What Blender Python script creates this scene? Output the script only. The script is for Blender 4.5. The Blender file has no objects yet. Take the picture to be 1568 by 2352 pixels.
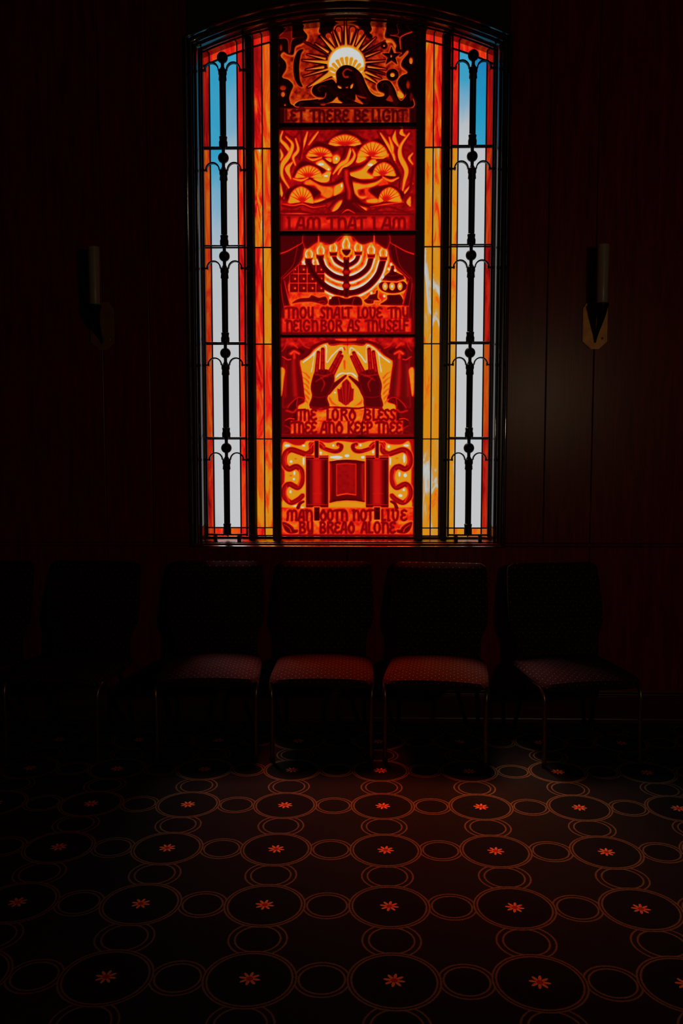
import bpy, bmesh, math, random
import numpy as np
from mathutils import Vector, Matrix
C = bpy.context.scene.collection
S = bpy.context.scene
PI = math.pi
R = math.radians

# ------------------------------------------------------------------ camera
FPX, CAMH, CAMD = 1990.0, 1.45, 4.46
PITCH, YAW = R(4.48), R(1.15)
cd = bpy.data.cameras.new('camera'); cam = bpy.data.objects.new('camera', cd); C.objects.link(cam)
cam.location = (0, -CAMD, CAMH); cam.rotation_euler = (R(90) - PITCH, 0, YAW)
cd.sensor_fit = 'VERTICAL'; cd.sensor_height = 36; cd.sensor_width = 24
cd.lens = FPX / 2352 * 36; cd.clip_start = .05
S.camera = cam
# ------------------------------------------------------------------ sky, sun, fill light, exposure
w = bpy.data.worlds.new('sky'); S.world = w; w.use_nodes = True
wn = w.node_tree; wb = wn.nodes['Background']
wb.inputs[0].default_value = (.97, .985, 1, 1); wb.inputs[1].default_value = 1.0
sd = bpy.data.lights.new('sun', 'SUN'); sun = bpy.data.objects.new('sun', sd); C.objects.link(sun)
sd.energy = 10; sd.angle = R(24); sd.color = (1, .98, .96)
SUN_EL, SUN_AZ = R(62.5), R(17)           # hazy sun high outside, slightly to the left of the window
sdir = Vector((math.cos(SUN_EL) * math.sin(SUN_AZ), -math.cos(SUN_EL) * math.cos(SUN_AZ), -math.sin(SUN_EL)))
sun.rotation_euler = sdir.to_track_quat('-Z', 'Y').to_euler()
pd = bpy.data.lights.new('window_daylight', 'AREA'); pd.shape = 'RECTANGLE'; pd.size = 1.7; pd.size_y = 2.8
po = bpy.data.objects.new('window_daylight', pd); C.objects.link(po)
po.location = (-.06, .16, 2.28); po.rotation_euler = (R(-90), 0, 0); pd.cycles.is_portal = True
ld = bpy.data.lights.new('fill_light', 'AREA'); ld.shape = 'DISK'; ld.size = .25; ld.energy = 6.0; ld.color = (1, .72, .42)
lo = bpy.data.objects.new('fill_light', ld); C.objects.link(lo)  # unseen warm light added behind the camera for the right wall's glow
lo.location = (1.8, -4.7, 1.95)
lo.rotation_euler = (Vector((-.4, 0, 1.5)) - Vector(lo.location)).to_track_quat('-Z', 'Y').to_euler()
S.view_settings.view_transform = 'Standard'; S.view_settings.look = 'None'
S.view_settings.gamma = 1; S.view_settings.exposure = 0; S.view_settings.use_curve_mapping = False

def s2l(c):
    return tuple(((v / 255) / 12.92 if v / 255 <= .04045 else ((v / 255 + .055) / 1.055) ** 2.4) for v in c)

# ------------------------------------------------------------------ helpers
def tag(o, label=None, cat=None, group=None, kind=None):
    for k, v in (('label', label), ('category', cat), ('group', group), ('kind', kind)):
        if v: o[k] = v
    return o
def empty(name, loc=(0, 0, 0), rz=0):
    o = bpy.data.objects.new(name, None); C.objects.link(o); o.location = loc; o.rotation_euler.z = rz
    o.empty_display_size = .05
    return o
def obj(name, bm, mat, parent=None, smooth=True):
    me = bpy.data.meshes.new(name); bmesh.ops.recalc_face_normals(bm, faces=bm.faces)
    bm.to_mesh(me); bm.free(); me.materials.append(mat)
    if smooth:
        for p in me.polygons: p.use_smooth = True
        try: me.set_sharp_from_angle(angle=R(40))
        except Exception: pass
    o = bpy.data.objects.new(name, me); C.objects.link(o)
    if parent: o.parent = parent
    return o
def box(bm, x0, x1, y0, y1, z0, z1, bev=0):
    vs = [bm.verts.new((x, y, z)) for x in (x0, x1) for y in (y0, y1) for z in (z0, z1)]
    fs = [bm.faces.new([vs[i] for i in f]) for f in ((0, 1, 3, 2), (4, 6, 7, 5), (0, 4, 5, 1), (2, 3, 7, 6), (0, 2, 6, 4), (1, 5, 7, 3))]
    if bev:
        es = list({e for f in fs for e in f.edges})
        bmesh.ops.bevel(bm, geom=es, offset=bev, segments=2, affect='EDGES', profile=.5)
def sweep_tube(bm, pts, rad, seg=12, cap=True):
    pts = [Vector(p) for p in pts]
    rads = rad if isinstance(rad, (list, tuple)) else [rad] * len(pts)
    rings = []; up = None
    for i, p in enumerate(pts):
        t = (pts[min(i + 1, len(pts) - 1)] - pts[max(i - 1, 0)]).normalized()
        if up is None:
            up = Vector((0, 0, 1)) if abs(t.z) < .9 else Vector((0, 1, 0))
        a = (up - t * up.dot(t)).normalized(); up = a; b = t.cross(a)
        rings.append([bm.verts.new(p + (a * math.cos(2 * PI * k / seg) + b * math.sin(2 * PI * k / seg)) * rads[i]) for k in range(seg)])
    for r0, r1 in zip(rings, rings[1:]):
        for k in range(seg):
            bm.faces.new((r0[k], r0[(k + 1) % seg], r1[(k + 1) % seg], r1[k]))
    if cap: bm.faces.new(rings[0][::-1]); bm.faces.new(rings[-1])
def sweep_bar(bm, pts, hw, y0, y1):
    """flat bar along an x/z path: half width hw in the plane, from y0 to y1 in depth"""
    pts = [Vector((p[0], p[1])) for p in pts]; rings = []
    for i, p in enumerate(pts):
        t = (pts[min(i + 1, len(pts) - 1)] - pts[max(i - 1, 0)]).normalized(); n = Vector((-t.y, t.x)) * hw
        rings.append([bm.verts.new((p.x + s * n.x, y, p.y + s * n.y)) for s, y in ((1, y0), (1, y1), (-1, y1), (-1, y0))])
    for r0, r1 in zip(rings, rings[1:]):
        for k in range(4): bm.faces.new((r0[k], r0[(k + 1) % 4], r1[(k + 1) % 4], r1[k]))
    bm.faces.new(rings[0]); bm.faces.new(rings[-1][::-1])
def lathe(bm, prof, cx=0, cy=0, seg=20):
    rings = []
    for r, z in prof:
        rings.append([bm.verts.new((cx + r * math.cos(2 * PI * k / seg), cy + r * math.sin(2 * PI * k / seg), z)) for k in range(seg)])
    for r0, r1 in zip(rings, rings[1:]):
        for k in range(seg): bm.faces.new((r0[k], r0[(k + 1) % seg], r1[(k + 1) % seg], r1[k]))
    bm.faces.new(rings[0]); bm.faces.new(rings[-1][::-1])

# ------------------------------------------------------------------ material helpers
class NT:
    def __init__(s, name):
        s.m = bpy.data.materials.new(name); s.m.use_nodes = True; s.t = s.m.node_tree; s.t.nodes.clear()
        s.out = s.t.nodes.new('ShaderNodeOutputMaterial')
    def n(s, typ, **kw):
        nd = s.t.nodes.new(typ)
        for k, v in kw.items(): setattr(nd, k, v)
        return nd
    def link(s, a, b): s.t.links.new(a, b)
    def setin(s, sock, v):
        if isinstance(v, bpy.types.NodeSocket): s.link(v, sock)
        else: sock.default_value = v
    def math(s, op, a, b=None, c=None, clamp=False):
        nd = s.n('ShaderNodeMath', operation=op, use_clamp=clamp); s.setin(nd.inputs[0], a)
        if b is not None: s.setin(nd.inputs[1], b)
        if c is not None: s.setin(nd.inputs[2], c)
        return nd.outputs[0]
    def mix(s, f, a, b):
        nd = s.n('ShaderNodeMix', data_type='RGBA'); s.setin(nd.inputs[0], f)
        s.setin(nd.inputs[6], a if isinstance(a, bpy.types.NodeSocket) else (*a, 1)); s.setin(nd.inputs[7], b if isinstance(b, bpy.types.NodeSocket) else (*b, 1))
        return nd.outputs[2]
    def ramp(s, f, stops, srgb=True):
        nd = s.n('ShaderNodeValToRGB'); el = nd.color_ramp.elements
        while len(el) > 1: el.remove(el[0])
        el[0].position = stops[0][0]; el[0].color = (*(s2l(stops[0][1]) if srgb else stops[0][1]), 1)
        for p, c in stops[1:]:
            e = el.new(p); e.color = (*(s2l(c) if srgb else c), 1)
        s.setin(nd.inputs[0], f); return nd.outputs[0]
    def noise(s, vec, scale, detail=3, rough=.5, dist=0, fac=True):
        nd = s.n('ShaderNodeTexNoise'); s.link(vec, nd.inputs['Vector']); nd.inputs['Scale'].default_value = scale
        nd.inputs['Detail'].default_value = detail; nd.inputs['Roughness'].default_value = rough; nd.inputs['Distortion'].default_value = dist
        return nd.outputs['Fac']
    def mapping(s, vec, scale=(1, 1, 1), rot=(0, 0, 0), loc=(0, 0, 0)):
        nd = s.n('ShaderNodeMapping'); s.link(vec, nd.inputs[0])
        nd.inputs['Scale'].default_value = scale; nd.inputs['Rotation'].default_value = rot; s.setin(nd.inputs['Location'], loc)
        return nd.outputs[0]
    def coord(s, which='Object'): return s.n('ShaderNodeTexCoord').outputs[which]
    def principled(s, col, rough=.5, metal=0, spec=.5, bump=None, bstr=.2, bdist=.01, coat=0):
        p = s.n('ShaderNodeBsdfPrincipled')
        s.setin(p.inputs['Base Color'], col if isinstance(col, bpy.types.NodeSocket) else (*col, 1))
        s.setin(p.inputs['Roughness'], rough); p.inputs['Metallic'].default_value = metal
        p.inputs['Specular IOR Level'].default_value = spec; p.inputs['Coat Weight'].default_value = coat; p.inputs['Coat Roughness'].default_value = .05; p.inputs['Coat IOR'].default_value = 1.9
        if bump is not None:
            b = s.n('ShaderNodeBump'); b.inputs['Strength'].default_value = bstr; b.inputs['Distance'].default_value = bdist
            s.link(bump, b.inputs['Height']); s.link(b.outputs[0], p.inputs['Normal'])
        s.link(p.outputs[0], s.out.inputs[0]); return s.m
    def glass(s, col):
        t = s.n('ShaderNodeBsdfTransparent'); s.link(col, t.inputs[0])
        g = s.n('ShaderNodeBsdfGlossy'); g.inputs['Roughness'].default_value = .4; g.inputs[0].default_value = (1, 1, 1, 1)
        mx = s.n('ShaderNodeMixShader'); mx.inputs[0].default_value = .012
        s.link(t.outputs[0], mx.inputs[1]); s.link(g.outputs[0], mx.inputs[2]); s.link(mx.outputs[0], s.out.inputs[0])
        return s.m

def wood(name, c1, c2, rough=.35, vertical=True, spec=.5, coat=0):
    n = NT(name); co = n.coord()
    g = n.noise(n.mapping(co, (14, 14, 1.1) if vertical else (1.1, 14, 14)), 3.2, 6, .62, .6)
    g2 = n.noise(n.mapping(co, (60, 60, 2.2) if vertical else (2.2, 60, 60)), 3, 3)
    f = n.math('MULTIPLY', g, n.math('ADD', n.math('MULTIPLY', g2, .6), .6))
    return n.principled(n.ramp(f, [(.25, c1), (.75, c2)]), rough, spec=spec, bump=g2, bstr=.05, bdist=.002, coat=coat)
M = {}
M['wall_wood'] = wood('mahogany_panelling', (94, 16, 5), (150, 32, 9), .30, spec=.22)
M['frame_wood'] = wood('window_frame_wood', (40, 20, 11), (70, 38, 20), .3, coat=1.0)
M['mullion_wood'] = wood('mullion_wood', (70, 44, 18), (112, 78, 36), .4, spec=.3)
M['base_wood'] = wood('baseboard_wood', (60, 22, 10), (96, 40, 18), .35, False)
M['plaster'] = NT('dark_plaster').principled((.03, .018, .014), .8)
nn = NT('wrought_iron'); M['iron'] = nn.principled((.018, .018, .02), .42, .7, bump=nn.noise(nn.coord(), 160), bstr=.15, bdist=.001)
nn = NT('lead_came'); M['lead'] = nn.principled((.02, .019, .02), .5, .6, bump=nn.noise(nn.coord(), 90), bstr=.2, bdist=.001)
nn = NT('brass_tube'); M['brass'] = nn.principled(nn.ramp(nn.noise(nn.coord(), 30), [(.3, (120, 92, 60)), (.7, (140, 110, 74))]), .3, .85)
nn = NT('antique_brass_plate'); M['plate'] = nn.principled(nn.ramp(nn.noise(nn.coord(), 24, 4), [(.3, (150, 98, 44)), (.7, (180, 126, 62))]), .42, .5)
nn = NT('dark_bronze'); M['bronze'] = nn.principled((.02, .014, .01), .4, .8, bump=nn.noise(nn.coord(), 60), bstr=.1, bdist=.001)
nn = NT('frosted_lamp_glass'); M['frost'] = nn.principled(nn.ramp(nn.noise(nn.coord(), 12), [(0, (150, 140, 128)), (1, (170, 160, 146))]), .35)
nn = NT('black_steel'); M['blacksteel'] = nn.principled((.012, .011, .011), .4, .4, bump=nn.noise(nn.coord(), 100), bstr=.05, bdist=.001)
nn = NT('rubber'); M['rubber'] = nn.principled((.01, .01, .01), .8, bump=nn.noise(nn.coord(), 100), bstr=.1, bdist=.001)

def dotted(name, ax, ay):
    """dark fabric with a staggered lattice of small pale woven dots"""
    n = NT(name); co = n.coord(); sp = n.n('ShaderNodeSeparateXYZ'); n.link(co, sp.inputs[0])
    P = .0335; QY = .026
    vv = n.math('ADD', sp.outputs[1], sp.outputs[2]) if ay == 1 else sp.outputs[ay]   # rows run over the seat top and down its front
    def lat(off):
        u = n.math('SUBTRACT', n.math('FRACT', n.math('ADD', n.math('DIVIDE', sp.outputs[ax], P), off)), .5)
        v = n.math('SUBTRACT', n.math('FRACT', n.math('ADD', n.math('DIVIDE', vv, QY * 1.6), off)), .5)
        u = n.math('MULTIPLY', u, P); v = n.math('MULTIPLY', v, QY * 1.6)
        d = n.math('SQRT', n.math('ADD', n.math('MULTIPLY', u, u), n.math('MULTIPLY', v, v)))
        return n.math('LESS_THAN', d, .0021)
    m = n.math('MAXIMUM', lat(0.0), lat(.5))
    base = n.ramp(n.noise(co, 320, 2), [(.3, (38, 1, 3)), (.7, (52, 2, 5))])
    return n.principled(n.mix(m, base, (.34, .14, .11)), .9, spec=.15, bump=n.noise(co, 600, 1), bstr=.2, bdist=.001)
M['seat_fabric'] = dotted('maroon_dotted_seat_fabric', 0, 1)
M['back_fabric'] = dotted('maroon_dotted_back_fabric', 0, 2)

def carpet():
    n = NT('ring_pattern_carpet'); co = n.coord(); sp = n.n('ShaderNodeSeparateXYZ'); n.link(co, sp.inputs[0])
    wob = n.math('MULTIPLY', n.math('SUBTRACT', n.noise(co, 230, 3, .7), .5), .0085)
    U, V = .393, .379
    u = n.math('DIVIDE', n.math('SUBTRACT', sp.outputs[0], .098), U); v = n.math('DIVIDE', n.math('ADD', sp.outputs[1], 1.077), V)
    def cen(x, half, sc): return n.math('MULTIPLY', n.math('SUBTRACT', n.math('FRACT', n.math('ADD', x, .5) if not half else x), .5), sc)
    fu, fv, fu2, fv2 = cen(u, 0, U), cen(v, 0, V), cen(u, 1, U), cen(v, 1, V)
    def ln(a, b): return n.math('SQRT', n.math('ADD', n.math('MULTIPLY', a, a), n.math('MULTIPLY', b, b)))
    rl0 = ln(fu, fv); rl = n.math('ADD', rl0, wob); rh = n.math('ADD', ln(fu2, fv), wob); rv = n.math('ADD', ln(fu, fv2), wob)
    def ring(r, r0, w=.0029):
        d = n.math('ABSOLUTE', n.math('SUBTRACT', r, r0))
        return n.math('SUBTRACT', 1, n.math('SMOOTH_MIN', 1, n.math('DIVIDE', n.math('MAXIMUM', n.math('SUBTRACT', d, w * .5), 0), w * .8), .1), clamp=True)
    big = n.math('MAXIMUM', ring(rl, .1165), ring(rl, .1265))
    outl = n.math('GREATER_THAN', rl, .1265)
    sm = n.math('MAXIMUM', n.math('MAXIMUM', ring(rh, .0630), ring(rh, .0765)), n.math('MAXIMUM', ring(rv, .067), ring(rv, .086)))
    rings = n.math('MAXIMUM', big, n.math('MULTIPLY', sm, outl))
    fuzz = n.math('MULTIPLY', rings, n.math('ADD', .55, n.math('MULTIPLY', n.noise(co, 420, 2), .8)))
    inside = n.math('MAXIMUM', n.math('LESS_THAN', rl, .1165), n.math('MAXIMUM', n.math('LESS_THAN', rh, .063), n.math('LESS_THAN', rv, .067)))
    base = n.mix(inside, s2l((40, 33, 31)), s2l((33, 28, 27)))
    pile = n.math('ADD', .55, n.math('MULTIPLY', n.noise(co, 500, 3, .7), .9))
    hs = n.n('ShaderNodeMix', data_type='RGBA', blend_type='MULTIPLY'); hs.inputs[0].default_value = 1; n.link(base, hs.inputs[6]); n.link(pile, hs.inputs[7])
    col = n.mix(fuzz, hs.outputs[2], (.24, .13, .06))
    ang = n.math('ARCTAN2', fv, fu); c8 = n.math('ADD', n.math('MULTIPLY', n.math('COSINE', n.math('MULTIPLY', n.math('ADD', ang, .2), 8)), .5), .5)
    lim = n.math('ADD', .0095, n.math('MULTIPLY', n.math('POWER', c8, .75), .0205))
    fl = n.math('LESS_THAN', n.math('ADD', rl0, n.math('MULTIPLY', wob, .4)), lim)
    col = n.mix(fl, col, (.95, .24, .07))
    col = n.mix(n.math('LESS_THAN', rl0, .0095), col, (.55, .03, .02))
    return n.principled(col, .95, spec=.05, bump=n.noise(co, 700, 2), bstr=.5, bdist=.003)
M['carpet'] = carpet()

# thick carved amber-red glass: the colour follows how thick the glass is at each point
def carved_glass(name, stops):
    n = NT(name); a = n.n('ShaderNodeAttribute', attribute_name='thickness', attribute_type='GEOMETRY')
    return n.glass(n.ramp(a.outputs['Fac'], stops))
RED = [(0, (208, 208, 206)), (.07, (205, 205, 200)), (.15, (222, 165, 60)), (.22, (222, 150, 26)), (.36, (226, 138, 18)), (.48, (238, 84, 16)), (.58, (236, 32, 14)),
       (.68, (190, 12, 12)), (.78, (128, 5, 8)), (.88, (84, 2, 6)), (.96, (44, 0, 3)), (1, (24, 0, 1))]
AMB = [(0, (208, 208, 206)), (.08, (205, 205, 200)), (.16, (222, 170, 60)), (.25, (214, 146, 24)), (.36, (218, 132, 24)), (.48, (204, 74, 13)), (.58, (178, 36, 7)),
       (.68, (118, 12, 5)), (.8, (62, 2, 4)), (.9, (26, 1, 2)), (1, (8, 0, 1))]
M['carved_red'] = carved_glass('carved_red_glass', RED); M['carved_amber'] = carved_glass('carved_amber_glass', AMB)
# streaky opalescent flame glass; 'tone' runs 0 white .. 1 dark red, 'streak' its variation
def streaky(name, stops, rotx, sc=(22, 1, 3.6)):
    n = NT(name); a = n.n('ShaderNodeAttribute', attribute_name='tone', attribute_type='GEOMETRY'); b = n.n('ShaderNodeAttribute', attribute_name='streak', attribute_type='GEOMETRY')
    sd_ = n.n('ShaderNodeAttribute', attribute_name='seed', attribute_type='GEOMETRY')
    cb = n.n('ShaderNodeCombineXYZ'); n.link(sd_.outputs['Fac'], cb.inputs[0]); n.link(sd_.outputs['Fac'], cb.inputs[1]); n.link(sd_.outputs['Fac'], cb.inputs[2])
    mp = n.mapping(n.coord(), sc, (0, rotx, 0), cb.outputs[0])
    f = n.noise(mp, 1, 5, .58, 1.2)
    t = n.math('ADD', a.outputs['Fac'], n.math('MULTIPLY', n.math('SUBTRACT', f, .5), n.math('MULTIPLY', b.outputs['Fac'], 9.0)))
    return n.glass(n.ramp(t, stops))
FLAME = [(0, (196, 196, 192)), (.14, (190, 186, 176)), (.24, (205, 150, 66)), (.33, (214, 142, 24)), (.45, (222, 136, 20)), (.55, (226, 98, 20)), (.66, (232, 62, 18)), (.76, (226, 24, 20)), (.88, (180, 14, 14)), (1, (140, 12, 12))]
M['flame'] = streaky('streaky_flame_glass', FLAME, R(7)); M['flame2'] = streaky('streaky_amber_glass', FLAME, R(-6), (22, 1, 4.5))
SKY = [(0, (30, 122, 182)), (.25, (36, 152, 192)), (.45, (64, 160, 196)), (.65, (130, 172, 196)), (.82, (186, 190, 194)), (1, (197, 197, 197))]
EMBER = [(0, (214, 146, 30)), (.35, (206, 120, 20)), (.5, (196, 92, 18)), (.62, (196, 66, 14)), (.75, (186, 34, 14)), (.88, (160, 14, 12)), (1, (112, 8, 8))]
M['ember'] = streaky('streaky_ember_glass', EMBER, R(5), (26, 1, 4.0))
M['skyglass'] = streaky('streaky_sky_blue_glass', SKY, R(4), (7, 1, 3))

# ------------------------------------------------------------------ setting
XC = -.06                                              # window centre line
RO, CZ = 1.925, 1.705                                  # outer arch radius and centre height
def arch(x, d=.0): return CZ + math.sqrt((RO - d) ** 2 - (x - XC) ** 2)
def outline(d, n=28):
    hw = .80 - d; zb = .925 + d * .45
    pts = [(XC - hw, zb)]
    for i in range(n + 1):
        x = XC - hw + 2 * hw * i / n; pts.append((x, arch(x, d)))
    pts.append((XC + hw, zb)); return pts
HH = 4.3; XW, YB = 3.4, -7.2
bm = bmesh.new()                                       # wall with the arched opening, 13 cm thick
ol = outline(0)
def wall_quads(y):
    q = [[(-XW, 0), (XC - .8, 0), (XC - .8, HH), (-XW, HH)], [(XC + .8, 0), (XW, 0), (XW, HH), (XC + .8, HH)], [(XC - .8, 0), (XC + .8, 0), (XC + .8, .925), (XC - .8, .925)]]
    for a, b in zip(ol[1:-2], ol[2:-1]): q.append([a, b, (b[0], HH), (a[0], HH)])
    for f in q: bm.faces.new([bm.verts.new((x, y, z)) for x, z in f])
wall_quads(0); wall_quads(.13)
for a, b in zip(ol, ol[1:] + ol[:1]):
    bm.faces.new([bm.verts.new(v) for v in ((a[0], 0, a[1]), (b[0], 0, b[1]), (b[0], .13, b[1]), (a[0], .13, a[1]))])
bmesh.ops.remove_doubles(bm, verts=bm.verts, dist=1e-5)
tag(obj('wall_back', bm, M['plaster'], smooth=False), kind='structure')
# mahogany boards over the wall with fine grooves between them
bm = bmesh.new(); gx = [XC + s * v for s in (-1, 1) for v in (1.006, 1.245, 1.90, 2.14, 2.8)]
cuts = sorted(gx)
def board(x0, x1, z0, z1):
    box(bm, x0 + .0015, x1 - .0015, -.012, -.0005, z0 + .0015, z1 - .0015, .003)
edges = [-XW] + [c for c in cuts if c < XC - .8] + [XC - .8]
for a, b in zip(edges, edges[1:]): board(a, b, .94, 4.28)
edges = [XC + .8] + [c for c in cuts if c > XC + .8] + [XW]
for a, b in zip(edges, edges[1:]): board(a, b, .94, 4.28)
low = [-XW, -2.2, -1.305, XC + 0.0, 1.185, 2.1, XW]
for a, b in zip(low, low[1:]): board(a, b, .0, .925)
tag(obj('wall_panelling', bm, M['wall_wood'], smooth=False), kind='structure')
bpy.data.objects['wall_panelling'].name = 'trim_1'
bm = bmesh.new(); box(bm, -XW, XW, -.016, -.001, .926, .939, .003)
tag(obj('trim_2', bm, M['wall_wood'], smooth=False), kind='structure')
bm = bmesh.new(); box(bm, -XW, XW, -.026, -.0125, 0, .145, .002); box(bm, -XW, XW, -.030, -.0125, .145, .158, .004); box(bm, -XW, XW, -.022, -.0125, .158, .172, .004); box(bm, -XW, XW, -.034, -.0125, 0, .03, .006)
tag(obj('baseboard_back', bm, M['base_wood'], smooth=False), kind='structure')
def slab(name, a, mat):
    b = bmesh.new(); box(b, *a); return tag(obj(name, b, mat, smooth=False), kind='structure')
slab('floor', (-XW - .2, XW + .2, YB - .2, .13, -.1, 0), M['carpet'])
slab('ceiling', (-XW - .2, XW + .2, YB - .2, .13, HH, HH + .1), M['plaster'])
slab('wall_left', (-XW - .12, -XW, YB, .13, 0, HH), M['wall_wood'])
slab('wall_right', (XW, XW + .12, YB, .13, 0, HH), M['wall_wood'])
slab('wall_front', (-XW - .12, XW + .12, YB - .12, YB, 0, HH), M['wall_wood'])

# ------------------------------------------------------------------ window woodwork
win = tag(empty('window_1', (XC, 0, .925)), kind='structure')
def wpart(name, bm, mat, smooth=True):
    bmesh.ops.translate(bm, verts=bm.verts, vec=(-XC, 0, -.925)); return obj(name, bm, mat, win, smooth)
def casing(prof):
    b = bmesh.new(); loops = [[b.verts.new((x, y, z)) for x, z in outline(d)] for d, y in prof]
    for l0, l1 in zip(loops, loops[1:]):
        k = len(l0)
        for i in range(k): b.faces.new((l0[i], l0[(i + 1) % k], l1[(i + 1) % k], l1[i]))
    return b
def bead(d, y, r, a0, a1, n=7): return [(d + r * math.cos(R(a0 + (a1 - a0) * i / n)), y - r * math.sin(R(a0 + (a1 - a0) * i / n))) for i in range(n + 1)]
wpart('outer_casing', casing([(-.012, -.001), (-.012, -.022)] + bead(-.003, -.022, .009, 180, 0) + [(.010, -.014)] + [(.020, -.014)]), M['frame_wood'])
wpart('inner_moulding', casing([(.010, -.014)] + [(.012 + .022 * math.sin(a), .008 - .022 * math.cos(a)) for a in np.linspace(0, PI / 2, 9)] + [(.034, .012)] + bead(.041, .016, .006, 180, 0) + [(.052, .034)] + [(.060, .040), (.060, .052), (.066, .058), (.066, .112)]), M['frame_wood'])
def vbar(name, a, b_, y0, y1, s, mat=M['frame_wood'], bev=.004):
    b = bmesh.new(); x0, x1 = sorted((XC + s * a, XC + s * b_)); box(b, x0, x1, y0, y1, .953, min(arch(x0, .064), arch(x1, .064)), bev); wpart(name, b, mat, False)
for s in (-1, 1):
    vbar('mullion', .346, .389, .040, .112, s, M['mullion_wood'])
    vbar('mullion', .481, .517, .046, .112, s)
    vbar('glazing_bead', .4765, .482, .072, .100, s, bev=.002); vbar('glazing_bead', .516, .5215, .072, .100, s, bev=.002)
    vbar('glazing_bead', .388, .3925, .072, .100, s, bev=.002)
b = bmesh.new()
box(b, XC - .737, XC + .737, .062, .112, .948, .966, .003)
wpart('bottom_rail', b, M['frame_wood'], False)
DIV = [(3.051, 3.071), (2.521, 2.537), (2.002, 2.014), (1.476, 1.487)]
for z0, z1 in DIV:
    b = bmesh.new(); box(b, XC - .3455, XC + .3455, .062, .108, z0, z1, .003); wpart('panel_divider', b, M['lead'])

# ------------------------------------------------------------------ leaded strips
GY = .09
def came(bm, x0, z0, x1, z1, hw=.0029):
    sweep_bar(bm, [(x0, z0), (x1, z1)], hw, GY - .006, GY + .004)
def pane(root, x0, x1, z0, z1, tone, streak, seed, mat, lab=None, arc=None, tfun=None):
    """one piece of glass; arc = (d0,d1) insets when top (and bottom) follow the arch"""
    nx, nz = (10 if arc or tfun else 2), (12 if tfun else 2)
    if arc: nx = 10
    b = bmesh.new(); lt = []; V = []
    for j in range(nz + 1):
        row = []
        for i in range(nx + 1):
            x = x0 + (x1 - x0) * i / nx
            zb = z0 if not (arc and arc[1] is not None) else arch(x, arc[1]); zt = z1 if not arc else arch(x, arc[0])
            z = zb + (zt - zb) * j / nz
            row.append(b.verts.new((x, GY, z))); lt.append(tfun((x - x0) / (x1 - x0), j / nz) if tfun else tone)
        V.append(row)
    for j in range(nz):
        for i in range(nx): b.faces.new((V[j][i], V[j][i + 1], V[j + 1][i + 1], V[j + 1][i]))
    b.verts.index_update()
    me = bpy.data.meshes.new('glass_pane'); b.to_mesh(me); b.free(); me.materials.append(mat)
    nv = len(me.vertices)
    for nm, vals in (('tone', lt), ('streak', [streak] * nv), ('seed', [seed] * nv)):
        a = me.attributes.new(nm, 'FLOAT', 'POINT'); a.data.foreach_set('value', vals)
    o = bpy.data.objects.new('glass_pane', me); C.objects.link(o); o.parent = root
    o.matrix_parent_inverse = Matrix.Translation(-Vector(root.location))
    if lab: o['label'] = lab
    return o
ZR = [.955, 1.010, 1.477, 1.968, 2.460, 2.955]
def inner_strip(s, tones):
    a, b_ = XC + s * .391, XC + s * .4795; x0, x1 = min(a, b_), max(a, b_); xm = (x0 + x1) / 2
    side = 'left' if s < 0 else 'right'
    root = empty('leaded_glass_strip', ((x0 + x1) / 2, GY, .966))
    tag(root, ('narrow two-column leaded strip of red and orange glass left of the carved panels' if s < 0 else
               'narrow two-column leaded strip of amber and milky glass right of the carved panels'), 'stained glass')
    for k, (ta, tb) in enumerate(tones):
        for c, (xa, xb) in enumerate(((x0, xm), (xm, x1))):
            tn, sk = (ta, tb)[c]; seed = 3.7 * k + 11.3 * c + (40 if s > 0 else 0)
            mat = M['flame'] if (k + c) % 2 else M['flame2']
            if k == 0: pane(root, xa, xb, 0, 0, tn, sk, seed, mat, arc=(.062, .110))
            elif k == 1: pane(root, xa, xb, ZR[5], 0, tn, sk, seed, mat, arc=(.110, None))
            else: pane(root, xa, xb, ZR[6 - k], ZR[7 - k], tn, sk, seed, mat)
    b = bmesh.new(); came(b, xm, .955, xm, arch(xm, .064) - .002)
    for z in ZR[1:]: came(b, x0, z, x1, z, .0028)
    sweep_bar(b, [(x, arch(x, .110)) for x in np.linspace(x0, x1, 5)], .003, GY - .006, GY + .004)
    for x in (x0 + .002, x1 - .002): came(b, x, .955, x, arch(x, .064) - .003, .002)
    came(b, x0, .968, x1, .968, .003)
    bmesh.ops.translate(b, verts=b.verts, vec=-Vector(root.location)); obj('lead_came', b, M['lead'], root)
inner_strip(-1, [((.76, .05), (.72, .05)), ((.80, .16), (.58, .10)), ((.56, .30), (.58, .16)), ((.72, .14), (.40, .10)), ((.72, .16), (.62, .10)), ((.52, .12), (.44, .18)), ((.70, .10), (.42, .05))])
inner_strip(1, [((.70, .05), (.74, .05)), ((.60, .14), (.68, .18)), ((.40, .10), (.42, .20)), ((.30, .18), (.30, .18)), ((.40, .10), (.38, .10)), ((.27, .18), (.26, .20)), ((.38, .06), (.2, .12))])

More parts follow.
